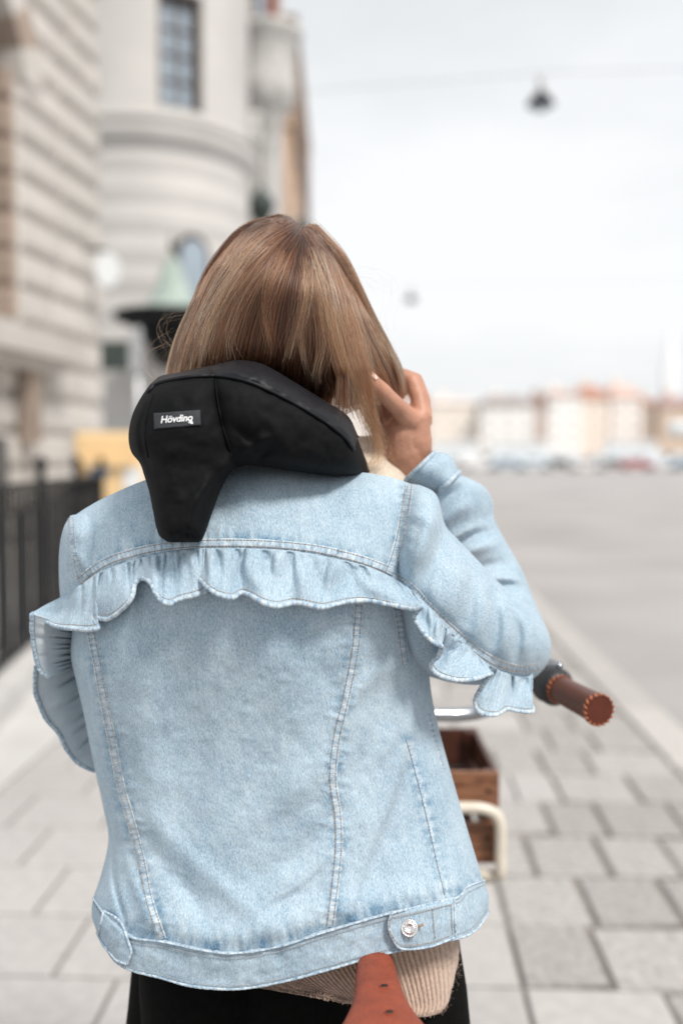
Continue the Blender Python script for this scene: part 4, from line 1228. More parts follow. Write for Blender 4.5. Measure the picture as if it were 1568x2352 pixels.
# ---------------------------------------------------------------- ruffle
RP = [(104, 1391, 72, 1409, 20), (149, 1367, 124, 1437, 24), (184, 1342, 169, 1444, 26), (204, 1330, 205, 1447, 30), (220, 1320, 227, 1441, 24), (232, 1314, 214, 1418, 10), (250, 1306, 249, 1422, 22), (275, 1297, 284, 1397, 30),
      (299, 1289, 304, 1370, 28), (315, 1285, 310, 1342, 16), (328, 1281, 325, 1329, 12), (345, 1277, 345, 1337, 24), (360, 1274, 356, 1360, 34), (378, 1270, 371, 1380, 36), (395, 1267, 390, 1387, 33), (415, 1264, 412, 1377, 25),
      (440, 1262, 449, 1367, 22), (458, 1260, 473, 1354, 14), (470, 1260, 460, 1331, 12), (482, 1259.5, 480, 1352, 32), (505, 1259, 504, 1367, 36), (535, 1259, 534, 1373, 30), (556, 1259, 554, 1362, 20), (576, 1260, 574, 1367, 26),
      (610, 1261, 609, 1387, 34), (640, 1263, 639, 1393, 30), (675, 1266, 674, 1385, 21), (700, 1270, 699, 1388, 27), (740, 1277, 739, 1396, 31), (772, 1284, 770, 1389, 26), (805, 1291, 808, 1381, 21), (845, 1302, 847, 1380, 24),
      (880, 1317, 892, 1388, 32), (905, 1330, 950, 1399, 44), (925, 1340, 967, 1393, 38), (940, 1352, 951, 1416, 14), (960, 1370, 961, 1437, 16), (980, 1390, 977, 1459, 24), (995, 1405, 999, 1478, 34), (1012, 1428, 1014, 1486, 36),
      (1022, 1440, 1006, 1508, 20), (1035, 1452, 990, 1523, 14), (1048, 1464, 993, 1539, 22), (1062, 1476, 1014, 1554, 36), (1080, 1492, 1056, 1563, 44), (1095, 1505, 1097, 1558, 44), (1110, 1518, 1129, 1548, 38), (1122, 1526, 1110, 1572, 12),
      (1135, 1533, 1091, 1609, 8), (1148, 1541, 1101, 1636, 22), (1160, 1545, 1136, 1643, 32), (1172, 1549, 1163, 1629, 22), (1190, 1553, 1186, 1633, 24), (1212, 1553, 1220, 1635, 26), (1222, 1545, 1222, 1622, 14)]
def ruffle_grid(rows, n, k):
    q = spline(rows, n, uniform=True)
    yt = np.array([hitY(a, b) or np.nan for a, b in q[:, :2]])
    yb = np.array([hitY(a, b) or np.nan for a, b in q[:, 2:4]])
    idx = np.arange(n); okt = ~np.isnan(yt); yt = np.interp(idx, idx[okt], yt[okt])
    yb = np.where(np.isnan(yb), yt, yb); yb = np.minimum(yb, yt + .004)
    ker = np.ones(15) / 15
    sm = lambda a: np.convolve(np.pad(a, 7, mode='edge'), ker, mode='valid')
    yt, yb = sm(yt), sm(yb)
    f = np.linspace(0, 1, k)[None]
    X = q[:, 0:1] * (1 - f) + q[:, 2:3] * f; Yp = q[:, 1:2] * (1 - f) + q[:, 3:4] * f
    off = q[:, 4:5] * .001
    i = idx[:, None]
    Yd = yt[:, None] * (1 - f) + yb[:, None] * f - .002 - off * (f ** .8)
    gath = (vnoise(i / 6.0 + f * .9, f * .7, 91) * .0062 + vnoise(i / 2.8, f * .9, 92) * .0030) * np.clip(1.15 - f, 0, 1) * np.clip(f * 6, 0, 1)
    bil = .009 * np.sin(np.pi * f) * vnoise(i / 16.0, f * 1.5, 93)
    Yd = Yd - gath - bil
    pr = random.Random(21); ip = 6.0
    while ip < n - 5:
        wd_, dp, sl = pr.uniform(1.6, 3.4), pr.uniform(.004, .0105), pr.uniform(-14, 10)
        ln_ = pr.uniform(.45, 1.0)
        dd_ = i - ip - sl * f
        Yd = Yd + dp * np.exp(-(dd_ / wd_) ** 2) * np.clip(1 - f / ln_, 0, 1) ** .8 * np.clip(f * 14, 0, 1)
        Yd = Yd - dp * .55 * np.exp(-((dd_ - wd_ * 2.2) / (wd_ * 1.3)) ** 2) * np.clip(1 - f / ln_, 0, 1) ** .8 * np.clip(f * 14, 0, 1)
        ip += pr.uniform(5, 17)
    return PA(X, Yp, Yd)
rg = ruffle_grid(RP, 520, 34)
ruf = mesh_obj('ruffle', rg.reshape(-1, 3), grid_faces(520, 34), M['denim'], jacket, True, grid_uv(rg.transpose(1, 0, 2)).reshape(34, 520, 2).transpose(1, 0, 2).reshape(-1, 2))
md = ruf.modifiers.new('solid', 'SOLIDIFY'); md.thickness = .0014; md.offset = 0
rope('ruffle_hem', rg[:, -1], .0026, M['denim_hem'], ruf, seed=11, ns=10)
stitches([rg[:, -4] - np.array([0, .0012, 0])], ruf, 'thread')
# the ruffle where it falls round the far side of the left sleeve: its reverse shows
def flap(name, outer, inner, y_out, y_in, n=90, k=26, wav=.004, seed=0):
    o_ = spline(outer, n); i_ = spline(inner, n)
    f = np.linspace(0, 1, k)[None]; u = np.linspace(0, 1, n)[:, None]
    X = o_[:, 0:1] * (1 - f) + i_[:, 0:1] * f; Yp = o_[:, 1:2] * (1 - f) + i_[:, 1:2] * f
    yo = np.interp(u, np.linspace(0, 1, len(y_out)), y_out); yi = np.interp(u, np.linspace(0, 1, len(y_in)), y_in)
    Yd = yo * (1 - f) + yi * f - .010 * np.sin(np.pi * f) + wav * vnoise(u * 11 + f * .5, f * .8, 40 + seed) * (f ** .8) + .4 * wav * vnoise(u * 26, f, 44 + seed) * f
    pr = random.Random(seed + 2); ip = .06
    while ip < .97:
        dd_ = u - ip - .05 * (1 - f)
        Yd = Yd + pr.uniform(.008, .016) * np.exp(-(dd_ / .013) ** 2) * np.clip((f - pr.uniform(.25, .6)) / .4, 0, 1)
        ip += pr.uniform(.07, .16)
    Pg = PA(X, Yp, Yd)
    ob = mesh_obj(name, Pg.reshape(-1, 3), grid_faces(n, k), M['denim_inner'], jacket, True, grid_uv(Pg))
    md = ob.modifiers.new('solid', 'SOLIDIFY'); md.thickness = .0014
    rope('ruffle_hem', Pg[:, 0], .0026, M['denim_hem'], ob, seed=12 + seed, ns=10)
    stitches([Pg[:, 2] - np.array([0, .0016, 0])], ob, 'thread_grey')
    return ob
flap('ruffle_underside', [(73, 1410), (73, 1454), (80, 1500), (92, 1540), (113, 1557)], [(175, 1440), (172, 1470), (168, 1500), (165, 1525), (160, 1540)], [1.185, 1.20, 1.21, 1.22], [1.25, 1.26, 1.28], seed=0)
flap('ruffle_underside', [(82, 1530), (80, 1582), (88, 1612), (106, 1652), (135, 1686), (153, 1722), (178, 1752), (212, 1770), (230, 1768)], [(170, 1500), (176, 1570), (186, 1600), (196, 1630), (206, 1660), (214, 1690), (222, 1720), (230, 1745), (236, 1762)], [1.24, 1.25, 1.27, 1.29, 1.31], [1.28, 1.30, 1.33, 1.34], wav=.006, seed=3)

# ---------------------------------------------------------------- jumper, trousers
def coons(T, Lc, Rc, B, nu, nv): return torso_px(nu, nv, T, Lc, Rc, B)
sT = [(300, 2090), (500, 2120), (700, 2110), (900, 2080), (1042, 2060)]
sL = [(300, 2090), (330, 2180), (420, 2235), (560, 2256)]
sR = [(1042, 2060), (1052, 2150), (1056, 2220), (1050, 2280), (1034, 2308)]
sB = [(560, 2256), (640, 2270), (720, 2286), (810, 2308), (890, 2328), (960, 2337), (1005, 2330), (1034, 2308)]
sx_, sy_, sU, sV = coons(sT, sL, sR, sB, 420, 90)
sprof = np.clip(1 - np.abs(2 * sU - 1) ** 2.4, 0, 1) ** .55
ribs = np.abs(np.sin(sU * np.pi * 58 + .6 * vnoise(sV * 3, sU * 6, 8)))
sY = 1.235 - .112 * sprof - .0028 * ribs * np.clip(sprof * 2, 0, 1) - .004 * vnoise(sU * 9, sV * 2, 9) - .006 * np.exp(-((sV - .97) / .06) ** 2) - .0012 * np.abs(np.sin(sV * 130 + sU * 40))
sP = PA(sx_, sy_, sY)
jump = mesh_obj('knitted_jumper', sP.reshape(-1, 3), grid_faces(90, 420), M['knit'], woman, True, grid_uv(sP))
jump['label'] = 'beige ribbed wool jumper showing below the jacket'
md = jump.modifiers.new('solid', 'SOLIDIFY'); md.thickness = .004; md.offset = -1
# front half of the jumper, hidden side
sF = PA(sx_[::6, ::8], sy_[::6, ::8], 1.235 + .10 * sprof[::6, ::8])
mesh_obj('jumper_front', sF.reshape(-1, 3), grid_faces(*sF.shape[:2], flip=True), M['knit'], jump, True)
def hair_curves(name, curves, radii, mat, parent, cols=None):
    """curves: list of (n,3) arrays; radii: list of (n,)"""
    hc = bpy.data.hair_curves.new(name)
    sizes = [len(c) for c in curves]
    hc.add_curves(sizes)
    pos = np.vstack(curves) - np.array(parent_loc(parent))
    hc.attributes['position'].data.foreach_set('vector', pos.astype(np.float32).ravel())
    ra_ = hc.attributes.get('radius') or hc.attributes.new('radius', 'FLOAT', 'POINT')
    ra_.data.foreach_set('value', np.concatenate(radii).astype(np.float32))
    if cols is not None:
        at = hc.attributes.new('tone', 'FLOAT', 'POINT')
        at.data.foreach_set('value', np.concatenate(cols).astype(np.float32))
    hc.materials.append(mat)
    o = bpy.data.objects.new(name, hc)
    return link(o, parent)
fz, fr_ = [], []
for k in range(1500):
    i = RNG.integers(20, 90); j = RNG.integers(120, 420)
    if RNG.random() < .3: j = RNG.integers(385, 420)
    if RNG.random() < .2: i = RNG.integers(84, 90)
    p0 = sP[i, j]
    d = np.array([RNG.normal(0, .5) + (j > 400) * .8, -RNG.random() * .8, RNG.normal(.05, .4)]); d /= np.linalg.norm(d)
    ln_ = RNG.uniform(.0015, .0045)
    t = np.linspace(0, 1, 4)[:, None]
    fz.append(p0 + d * ln_ * t + RNG.normal(0, .0012, 3) * t ** 2); fr_.append(np.full(4, .00010))
fuzz = hair_curves('wool_fuzz', fz, fr_, M['knit'], jump); fuzz['kind'] = 'stuff'

def leg(cx0, cx1, cy0, cy1, side):
    rows = []
    prof = [(.84, .092, .088), (.70, .090, .090), (.55, .078, .085), (.47, .068, .076), (.32, .064, .074), (.14, .055, .062), (.07, .055, .065)]
    V_ = []
    ns = 40
    for i, (z, rx, ry) in enumerate(prof):
        f = (.84 - z) / .77
        for j in range(ns):
            a = 2 * math.pi * j / ns
            V_.append([cx0 + (cx1 - cx0) * f + rx * math.cos(a), cy0 + (cy1 - cy0) * f + ry * math.sin(a), z])
    return np.array(V_), grid_faces(len(prof), ns, True) + [tuple(range(ns)), tuple((len(prof) - 1) * ns + j for j in range(ns))], np.zeros((len(V_), 2))
hipsec = [((330, 2080), (1010, 2060), 1.25, .07), ((312, 2150), (1035, 2130), 1.262, .075), ((302, 2230), (1040, 2210), 1.262, .085), ((294, 2310), (1046, 2300), 1.262, .092), ((286, 2400), (1055, 2400), 1.262, .10), ((300, 2480), (1045, 2480), 1.25, .10)]
hips = sil_tube(hipsec, 40, 80, noise=(60, .003))
trouser = mesh_obj('trousers', *join([hips, leg(-.168, -.17, 1.25, 1.22, -1), leg(.046, .185, 1.25, 1.24, 1)])[:2], M['trouser'], woman, True)
fix_normals(trouser); trouser['label'] = 'black trousers'
for sx2, cy2 in ((-.17, 1.22), (.185, 1.24)):
    build('shoe', [sil for sil in [(lambda: (np.array([[sx2 + rx * math.cos(a), cy2 + .05 + ry * math.sin(a) + dy, z] for z, rx, ry, dy in ((0, .045, .13, .02), (.03, .048, .135, .02), (.06, .042, .12, .01), (.10, .036, .06, -.04), (.13, .034, .05, -.05)) for a in np.linspace(0, 2 * math.pi, 24, endpoint=False)]), grid_faces(5, 24, True) + [tuple(range(24)), tuple(range(96, 120))], np.zeros((120, 2))))()]], M['shoe'], woman)

# ---------------------------------------------------------------- body: one skin, remeshed from tapered limbs
def capsule(a, b, ra_, rb_, ns=16, flat=None):
    a, b = Vector(a), Vector(b)
    t = (b - a).normalized(); ln_ = (b - a).length
    up = Vector((0, 0, 1)) if abs(t.z) < .9 else Vector((1, 0, 0))
    n1 = t.cross(up).normalized(); n2 = t.cross(n1)
    V_ = []
    st_ = [(-ra_ * math.cos(x), ra_ * math.sin(x)) for x in np.linspace(.15, math.pi / 2, 5)] + [(ln_ + rb_ * math.cos(x), rb_ * math.sin(x)) for x in np.linspace(math.pi / 2, .15, 5)]
    for s, r_ in st_:
        for j in range(ns):
            an = 2 * math.pi * j / ns
            V_.append(list(a + t * s + (n1 * math.cos(an) + n2 * math.sin(an)) * r_))
    n = len(st_)
    return np.array(V_), grid_faces(n, ns, True) + [tuple(range(ns)), tuple((n - 1) * ns + j for j in range(ns))], np.zeros((len(V_), 2))
S = lambda x, y, Y: tuple(P(x / 1.0204, y / 1.0204, Y))
def chain(pts, scale=1.0):
    return [capsule(S(*p[:3]), S(*q[:3]), p[3], q[3]) for p, q in zip(pts[:-1], pts[1:])]
def remeshed(parts, voxel, smooth_it, name):
    o = build(name, parts, None, None)
    m1 = o.modifiers.new('r', 'REMESH'); m1.mode = 'VOXEL'; m1.voxel_size = voxel
    m2 = o.modifiers.new('s', 'SMOOTH'); m2.iterations = smooth_it; m2.factor = .5
    dg = bpy.context.evaluated_depsgraph_get()
    me = bpy.data.meshes.new_from_object(o.evaluated_get(dg))
    n = len(me.vertices); v = np.zeros(n * 3); me.vertices.foreach_get('co', v)
    f = [tuple(p.vertices) for p in me.polygons]
    bpy.data.objects.remove(o)
    return v.reshape(-1, 3), f, np.zeros((n, 2))
hand_parts = []
hand_parts += chain([(985, 1150, 1.335, .027), (966, 1095, 1.325, .0265), (952, 1060, 1.322, .029)])                                   # wrist
hand_parts += chain([(922, 1080, 1.330, .019), (905, 1030, 1.325, .019), (905, 1005, 1.322, .016)])                                    # inner edge of the hand
hand_parts += chain([(975, 1080, 1.322, .021), (972, 1030, 1.316, .023), (978, 985, 1.310, .0165)])                                    # back of the hand
hand_parts += chain([(945, 1060, 1.318, .026), (940, 1020, 1.312, .024), (955, 985, 1.305, .017)])
hand_parts += chain([(960, 985, 1.300, .0150), (932, 955, 1.278, .0118), (908, 930, 1.258, .0110), (895, 917, 1.248, .0112), (873, 896, 1.238, .0100), (857, 881, 1.232, .0078)])   # index finger
hand_parts += chain([(988, 975, 1.312, .0138), (980, 930, 1.322, .0112), (966, 893, 1.332, .0105), (938, 884, 1.345, .0095), (910, 890, 1.352, .007)])   # middle finger
hand_parts += chain([(992, 985, 1.335, .0125), (991, 935, 1.346, .0102), (974, 890, 1.355, .0096), (945, 878, 1.366, .009), (915, 885, 1.372, .007)])   # ring finger
hand_parts += chain([(990, 1005, 1.355, .0115), (985, 955, 1.368, .0095), (968, 915, 1.378, .0088), (940, 905, 1.385, .007)])                            # little finger
hand_parts += chain([(920, 1045, 1.335, .0165), (892, 1000, 1.338, .0130), (876, 960, 1.335, .0110), (868, 925, 1.330, .0090)])                          # thumb
hand_parts += chain([(985, 1150, 1.335, .027), (1040, 1220, 1.36, .031), (1100, 1330, 1.385, .036)])                                   # forearm
hand_parts += chain([(915, 1020, 1.328, .020), (897, 965, 1.332, .016), (885, 925, 1.336, .012)])
hand_parts += chain([(930, 1010, 1.325, .020), (922, 965, 1.322, .014), (940, 960, 1.315, .012)])
hand = remeshed(hand_parts, .0017, 9, 'hand_tmp')
C = lambda x, y, Y: tuple(P(x, y, Y))
bp_ = []
bp_ += [capsule(C(1075, 1300, 1.385), C(1185, 1455, 1.345), .030, .034), capsule(C(1185, 1470, 1.325), C(960, 1270, 1.245), .036, .048)]
bp_ += [capsule(C(222, 1280, 1.27), C(222, 1480, 1.33), .034, .032), capsule(C(215, 1480, 1.33), C(330, 1640, 1.58), .033, .026), capsule(C(330, 1640, 1.58), C(360, 1640, 1.66), .028, .02)]
bp_ += [capsule((-.225, 1.255, 1.25), (.02, 1.255, 1.28), .04, .045), capsule((-.16, 1.255, 1.2), (.0, 1.255, 1.2), .07, .07), capsule((-.15, 1.255, 1.05), (.0, 1.255, 1.05), .065, .065), capsule((-.15, 1.255, .90), (.03, 1.255, .90), .07, .07), capsule((-.07, 1.255, 1.22), (-.06, 1.255, .95), .075, .08)]
bp_ += [capsule((-.165, 1.25, .84), (-.17, 1.23, .46), .07, .05), capsule((-.17, 1.23, .46), (-.17, 1.22, .08), .046, .034), capsule((.046, 1.25, .84), (.115, 1.245, .46), .07, .05), capsule((.115, 1.245, .46), (.185, 1.24, .08), .046, .034)]
bp_ += [capsule((-.07, 1.26, 1.30), (-.065, 1.275, 1.44), .050, .046)]
HC = Vector(C(655, 715, 1.29))
bp_ += [capsule(HC + Vector((0, -.02, .02)), HC + Vector((.0, .035, .01)), .066, .066), capsule(HC + Vector((0, .045, -.02)), HC + Vector((0, .055, -.085)), .052, .032),
        capsule(HC + Vector((0, .10, -.01)), HC + Vector((0, .125, -.045)), .008, .012), capsule(HC + Vector((.066, .0, -.02)), HC + Vector((.068, .0, -.05)), .012, .009), capsule(HC + Vector((-.066, .0, -.02)), HC + Vector((-.068, .0, -.05)), .012, .009)]
bodyc = remeshed(bp_, .011, 6, 'body_tmp')
V_, F_, U_ = join([bodyc, hand])
body = mesh_obj('body', V_, F_, M['skin'], woman, True)
# finger nail on the index finger
h_ = hit(858, 862, [bvh(hand[0], hand[1])])
if h_:
    nv_ = (h_[1] if h_[1].dot(CAMP - h_[0]) > 0 else -h_[1])
    M['nail'] = plain('fingernail', (.72, .50, .44), .3, var=.03)
    q = h_[1].to_track_quat('Z', 'Y').to_matrix()
    ax_ = (P(835, 850, h_[0].y) - P(858, 872, h_[0].y)).normalized()
    nn = nv_.normalized(); bx_ = nn.cross(ax_).normalized(); ax_ = bx_.cross(nn)
    V_ = [list(h_[0] + nn * (.0011 - .5 * (a / .0045) ** 2 * .0015) + bx_ * a + ax_ * b * (1 - .25 * (abs(a) / .0045) ** 2)) for a in np.linspace(-.0042, .0042, 7) for b in np.linspace(-.006, .006, 5)]
    mesh_obj('fingernail', V_, grid_faces(7, 5), M['nail'], body)
# cream jumper collar beside the neck
neck = sil_tube([((720, 1005), (872, 1000), 1.37, .06), ((700, 1040), (905, 1045), 1.37, .085), ((680, 1080), (950, 1085), 1.36, .095), ((670, 1130), (960, 1130), 1.34, .09)], 30, 60, [([(830, 1000), (850, 1050), (840, 1100)], 10, -.006, 'r'), ([(870, 1000), (880, 1060), (890, 1110)], 8, .006, 'r')], noise=(20, .002))
col_ = mesh_obj('jumper_collar', *neck[:2], M['cream'], woman, True); col_['label'] = 'cream wool collar beside the neck'
ear = empty('earring'); ear.parent = woman; 
er = build('stud', lathe([(.0005, -.004), (.003, -.003), (.0042, 0), (.003, .003), (.0005, .004)], tuple(P(846, 908, 1.305)), 14), M['white_enamel'], ear)

# ================================================================== airbag collar
abc = empty('airbag_collar', tuple(P(500, 1080, 1.15)))
tag(abc, 'black fabric airbag collar with a zip and a hanging tail, worn round the neck', 'collar')
lobe_folds = [
    ([(500, 1085), (455, 1140), (436, 1190), (428, 1225)], 14, .007, 'r'),
    ([(505, 1090), (490, 1120), (470, 1170), (455, 1225)], 14, -.004, 'r'),
    ([(430, 1222), (415, 1235), (400, 1240)], 7, -.006, 'r'),
    ([(430, 1222), (448, 1236), (458, 1240)], 7, -.005, 'r'),
    ([(345, 920), (322, 980), (330, 1040), (350, 1090)], 7, -.003, 'r'),
    ([(335, 915), (310, 985), (318, 1045)], 9, .003, 'r'),
    ([(492, 870), (505, 950), (525, 1010), (530, 1060)], 5, -.0035, 'r'),
    ([(545, 1000), (530, 1050), (505, 1090)], 10, .005, 'r'),
    ([(380, 1000), (390, 1080), (385, 1160)], 30, .003, 'r'),
]
lobe = sil_tube([((356, 872), (500, 836), 1.165, .02), ((343, 885), (508, 846), 1.155, .055), ((322, 915), (520, 880), 1.150, .078), ((303, 955), (534, 925), 1.148, .086), ((295, 1000), (550, 980), 1.145, .088), ((301, 1037), (556, 1030), 1.140, .080),
                 ((321, 1064), (548, 1068), 1.132, .068), ((331, 1092), (524, 1092), 1.122, .058), ((342, 1128), (505, 1130), 1.112, .050), ((351, 1172), (488, 1176), 1.104, .044), ((358, 1208), (475, 1214), 1.099, .040), ((367, 1232), (465, 1238), 1.096, .030), ((385, 1245), (456, 1246), 1.094, .012)],
                100, 110, lobe_folds, noise=(28, .0015), flat=.85)
arm_f = [
    ([(545, 985), (575, 1010), (600, 1040)], 12, -.006, 'r'),
    ([(552, 1050), (580, 1020), (640, 1000)], 12, .006, 'r'),
    ([(620, 1030), (600, 1050), (590, 1066)], 9, -.005, 'r'),
    ([(590, 950), (640, 990), (655, 1040)], 18, .004, 'r'),
    ([(560, 1060), (640, 1050), (760, 1075)], 14, .004, 'r'),
    ([(335, 905), (368, 878), (430, 866), (490, 864), (545, 870), (600, 889), (680, 929), (750, 972), (790, 1004), (815, 1035)], 6, -.0035, 'r'),
]
armc = sil_tube([((470, 846), (498, 1105), 1.150, .055), ((505, 836), (530, 1082), 1.148, .078), ((545, 831), (556, 1070), 1.148, .082), ((600, 839), (604, 1072), 1.152, .082), ((655, 868), (652, 1079), 1.160, .080), ((720, 909), (706, 1086), 1.170, .076),
                 ((775, 942), (758, 1093), 1.185, .070), ((808, 972), (800, 1093), 1.20, .062), ((824, 1015), (824, 1090), 1.22, .05), ((838, 1050), (842, 1086), 1.26, .04), ((842, 1060), (850, 1085), 1.30, .03)],
                100, 110, arm_f, noise=(28, .0017), flat=.85)
shell = mesh_obj('shell', *join([lobe, armc])[:2], M['black_cloth'], abc, True)
ctree = [bvh(lobe[0], lobe[1]), bvh(armc[0], armc[1])]
# nylon top flap above the zip
zipl = [(340, 900), (366, 879), (430, 866), (490, 863), (545, 869), (600, 888), (680, 928), (750, 971), (790, 1003), (814, 1033)]
topl = [(352, 876), (372, 862), (430, 851), (490, 838), (545, 827), (603, 836), (676, 877), (742, 918), (797, 953), (822, 1000)]
def surf_grid(top, bot, n, k, lift, noise, tr, seed=0):
    t = spline([(a[0], a[1], b[0], b[1]) for a, b in zip(top, bot)], n, uniform=True)
    f = np.linspace(0, 1, k)
    X = t[:, 0:1] * (1 - f) + t[:, 2:3] * f; Yp = t[:, 1:2] * (1 - f) + t[:, 3:4] * f
    Yd = np.full((n, k), np.nan)
    for i in range(n):
        for j in range(k):
            y = hitY(X[i, j], Yp[i, j], tr)
            if y is not None: Yd[i, j] = y
        ok = ~np.isnan(Yd[i])
        if ok.sum() >= 2:
            j0 = np.where(ok)[0][0]; bad = np.arange(k) < j0
            Yd[i] = np.interp(f, f[ok], Yd[i, ok])
            if j0 > 0: Yd[i, bad] += (j0 - np.arange(k)[bad]) * .004
    Yd = Yd - lift - noise * (vnoise(X / 26, Yp / 14, 60 + seed) + .5 * vnoise(X / 10, Yp / 8, 61 + seed))
    return X, Yp, PA(X, Yp, Yd)
_, _, fg = surf_grid(topl, zipl, 200, 16, .0035, .0022, ctree, 1)
fg = np.where(np.isnan(fg), np.nanmean(fg), fg)
fl = mesh_obj('top_flap', fg.reshape(-1, 3), grid_faces(200, 16), M['black_nylon'], abc, True)
md = fl.modifiers.new('solid', 'SOLIDIFY'); md.thickness = .002; md.offset = 1
zp = fg[:, -1] + np.array([0, -.0008, 0])
d_ = np.concatenate([[0], np.cumsum(np.linalg.norm(np.diff(zp, axis=0), axis=1))])
tp = []
for k in range(int(d_[-1] / .0022)):
    q = [np.interp(k * .0022, d_, zp[:, c]) for c in range(3)]
    tp.append(box(tuple(q), (.0013, .0016, .0030), .0))
zb_ = build('zip_tape', [tube([tuple(x) for x in zp[::3]], .0022, 6)], M['black_nylon'], abc)
z_ = build('zip_teeth', tp, M['zip'], zb_, False); z_['kind'] = 'stuff'
# panel piping
def piping(line, r=.0011):
    p = spline(line, 60)
    pts = []
    for x, y in p:
        yv = hitY(x, y, ctree)
        if yv is not None: pts.append(tuple(P(x, y, yv - r * .3)))
    if len(pts) > 4: build('panel_seam', tube(pts, r, 6), M['black_cloth'], abc)
piping([(494, 868), (500, 920), (512, 980), (528, 1030), (532, 1062)])
piping([(352, 905), (338, 950), (332, 1000), (340, 1050)])
# woven label with lettering
lab_t = [(352, 949), (406, 945), (460, 941)]; lab_b = [(354, 985), (408, 980), (461, 976)]
_, _, lg = surf_grid(lab_t, lab_b, 30, 12, .0016, 0.0, ctree)
lo = mesh_obj('label_patch', lg.reshape(-1, 3), grid_faces(30, 12), M['patch'], abc, True)
md = lo.modifiers.new('solid', 'SOLIDIFY'); md.thickness = .0016; md.offset = 1
def text_mesh(body_):
    cu = bpy.data.curves.new('txt', 'FONT'); cu.body = body_; cu.size = 1.0; cu.offset = .018; cu.shear = .22; cu.space_character = .97; cu.resolution_u = 6
    o = bpy.data.objects.new('txt', cu); COL.objects.link(o)
    dg = bpy.context.evaluated_depsgraph_get(); dg.update()
    me = bpy.data.meshes.new_from_object(o.evaluated_get(dg))
    v = np.zeros(len(me.vertices) * 3); me.vertices.foreach_get('co', v)
    f = [tuple(p.vertices) for p in me.polygons]
    bpy.data.objects.remove(o)
    return v.reshape(-1, 3), f
tv, tf = text_mesh('Hövdino')
x0, x1 = tv[:, 0].min(), tv[:, 0].max()
tx = (tv[:, 0] - x0) / (x1 - x0); ty = tv[:, 1] / .73
LX0, LX1 = .15, .83
def on_label(a, b):
    """a along 0..1, b up 0..1 within the lettering height -> world"""
    fx_ = LX0 + (LX1 - LX0) * a; fy_ = .66 - .46 * b
    vx = 352 + 108 * fx_ + 1.5 * fy_; vy = 949 - 8 * fx_ + (36 - fx_) * fy_
    yv = hitY(vx, vy, ctree, YB)
    return tuple(P(vx, vy, yv - .0026))
TV = [on_label(a, b) for a, b in zip(tx, ty)]
n0 = len(TV)
for qx, qy, sz in ((.90, -.22, .035), (.955, -.10, .035), (.965, -.34, .040)):   # the little blocks under the last letter
    b0 = len(TV)
    for dx, dy in ((-1, -1), (1, -1), (1, 1), (-1, 1)):
        TV.append(on_label(qx + dx * sz * .9, qy + dy * sz * 3.0))
    tf.append((b0, b0 + 1, b0 + 2, b0 + 3))
let = mesh_obj('lettering', TV, tf, M['white_print'], lo, False)

# ================================================================== hair
HL0 = [(498, 640), (505, 600), (530, 560), (570, 520), (620, 480), (670, 450), (720, 425), (780, 402), (830, 389), (900, 384), (1100, 384)]
HR0 = [(498, 645), (505, 680), (520, 707), (545, 737), (590, 768), (630, 792), (670, 817), (715, 843), (770, 873), (815, 896), (850, 906), (900, 910), (1000, 912), (1100, 912)]
HL = [tuple(q) for q in spline(HL0, 120)]; HR = [tuple(q) for q in spline(HR0, 120)]
def hair_depth(x, y, layer=0.0):
    xl = np.interp(y, [a for a, b in HL], [b for a, b in HL]); xr = np.interp(y, [a for a, b in HR], [b for a, b in HR])
    c = (xl + xr) / 2; hw = np.maximum((xr - xl) / 2, 6)
    t = np.clip((x - c) / hw, -.995, .995)
    D = .128 * np.sqrt(np.clip(1 - ((np.clip(y, 497, 690) - 690) / 195) ** 2, 0.01, 1))
    k_ = np.clip((y - 640) / 300, 0, 1)
    D = D * (1 - .15 * k_ * k_ * (3 - 2 * k_))
    Yc_ = 1.268
    return Yc_ - D * np.sqrt(1 - np.abs(t) ** 2.2) * (1 - layer)
GU = [
    [(640, 500), (556, 525), (482, 608), (444, 690), (410, 770), (391, 845), (386, 905)],
    [(658, 504), (574, 537), (508, 630), (462, 720), (432, 800), (418, 870), (414, 920)],
    [(672, 516), (606, 563), (542, 650), (500, 740), (478, 820), (470, 880), (468, 930)],
    [(684, 528), (636, 585), (582, 670), (548, 755), (532, 830), (526, 880), (522, 930)],
    [(690, 540), (656, 605), (622, 690), (602, 765), (592, 825), (585, 880), (580, 930)],
    [(694, 546), (678, 615), (662, 700), (652, 775), (646, 835), (640, 890), (632, 940)],
    [(698, 545), (700, 615), (704, 700), (706, 780), (704, 850), (698, 910), (690, 960)],
    [(702, 542), (722, 610), (742, 695), (756, 780), (764, 850), (760, 920), (748, 985)],
    [(708, 536), (746, 602), (776, 685), (800, 770), (818, 840), (828, 900), (834, 950)],
    [(712, 526), (770, 588), (808, 664), (838, 745), (874, 812), (905, 872), (924, 938)],
    [(716, 520), (780, 584), (826, 662), (862, 732), (894, 792), (921, 850), (936, 925)],
]
GR_ = [spline(g, 24, uniform=True) for g in GU]
NG = len(GR_) - 1
def guide(u):
    i = min(int(u * NG), NG - 1); f = u * NG - i
    return GR_[i] * (1 - f) + GR_[i + 1] * f
curves, radii, tones = [], [], []
clumps = []
for c in range(560):
    u = RNG.random() ** 1.0
    clumps.append((u, RNG.random() ** 1.6 * .20, RNG.normal(0, 1), RNG.uniform(-1, 1), RNG.uniform(.78, 1.0)))
tt_ = np.linspace(0, 1, 24)
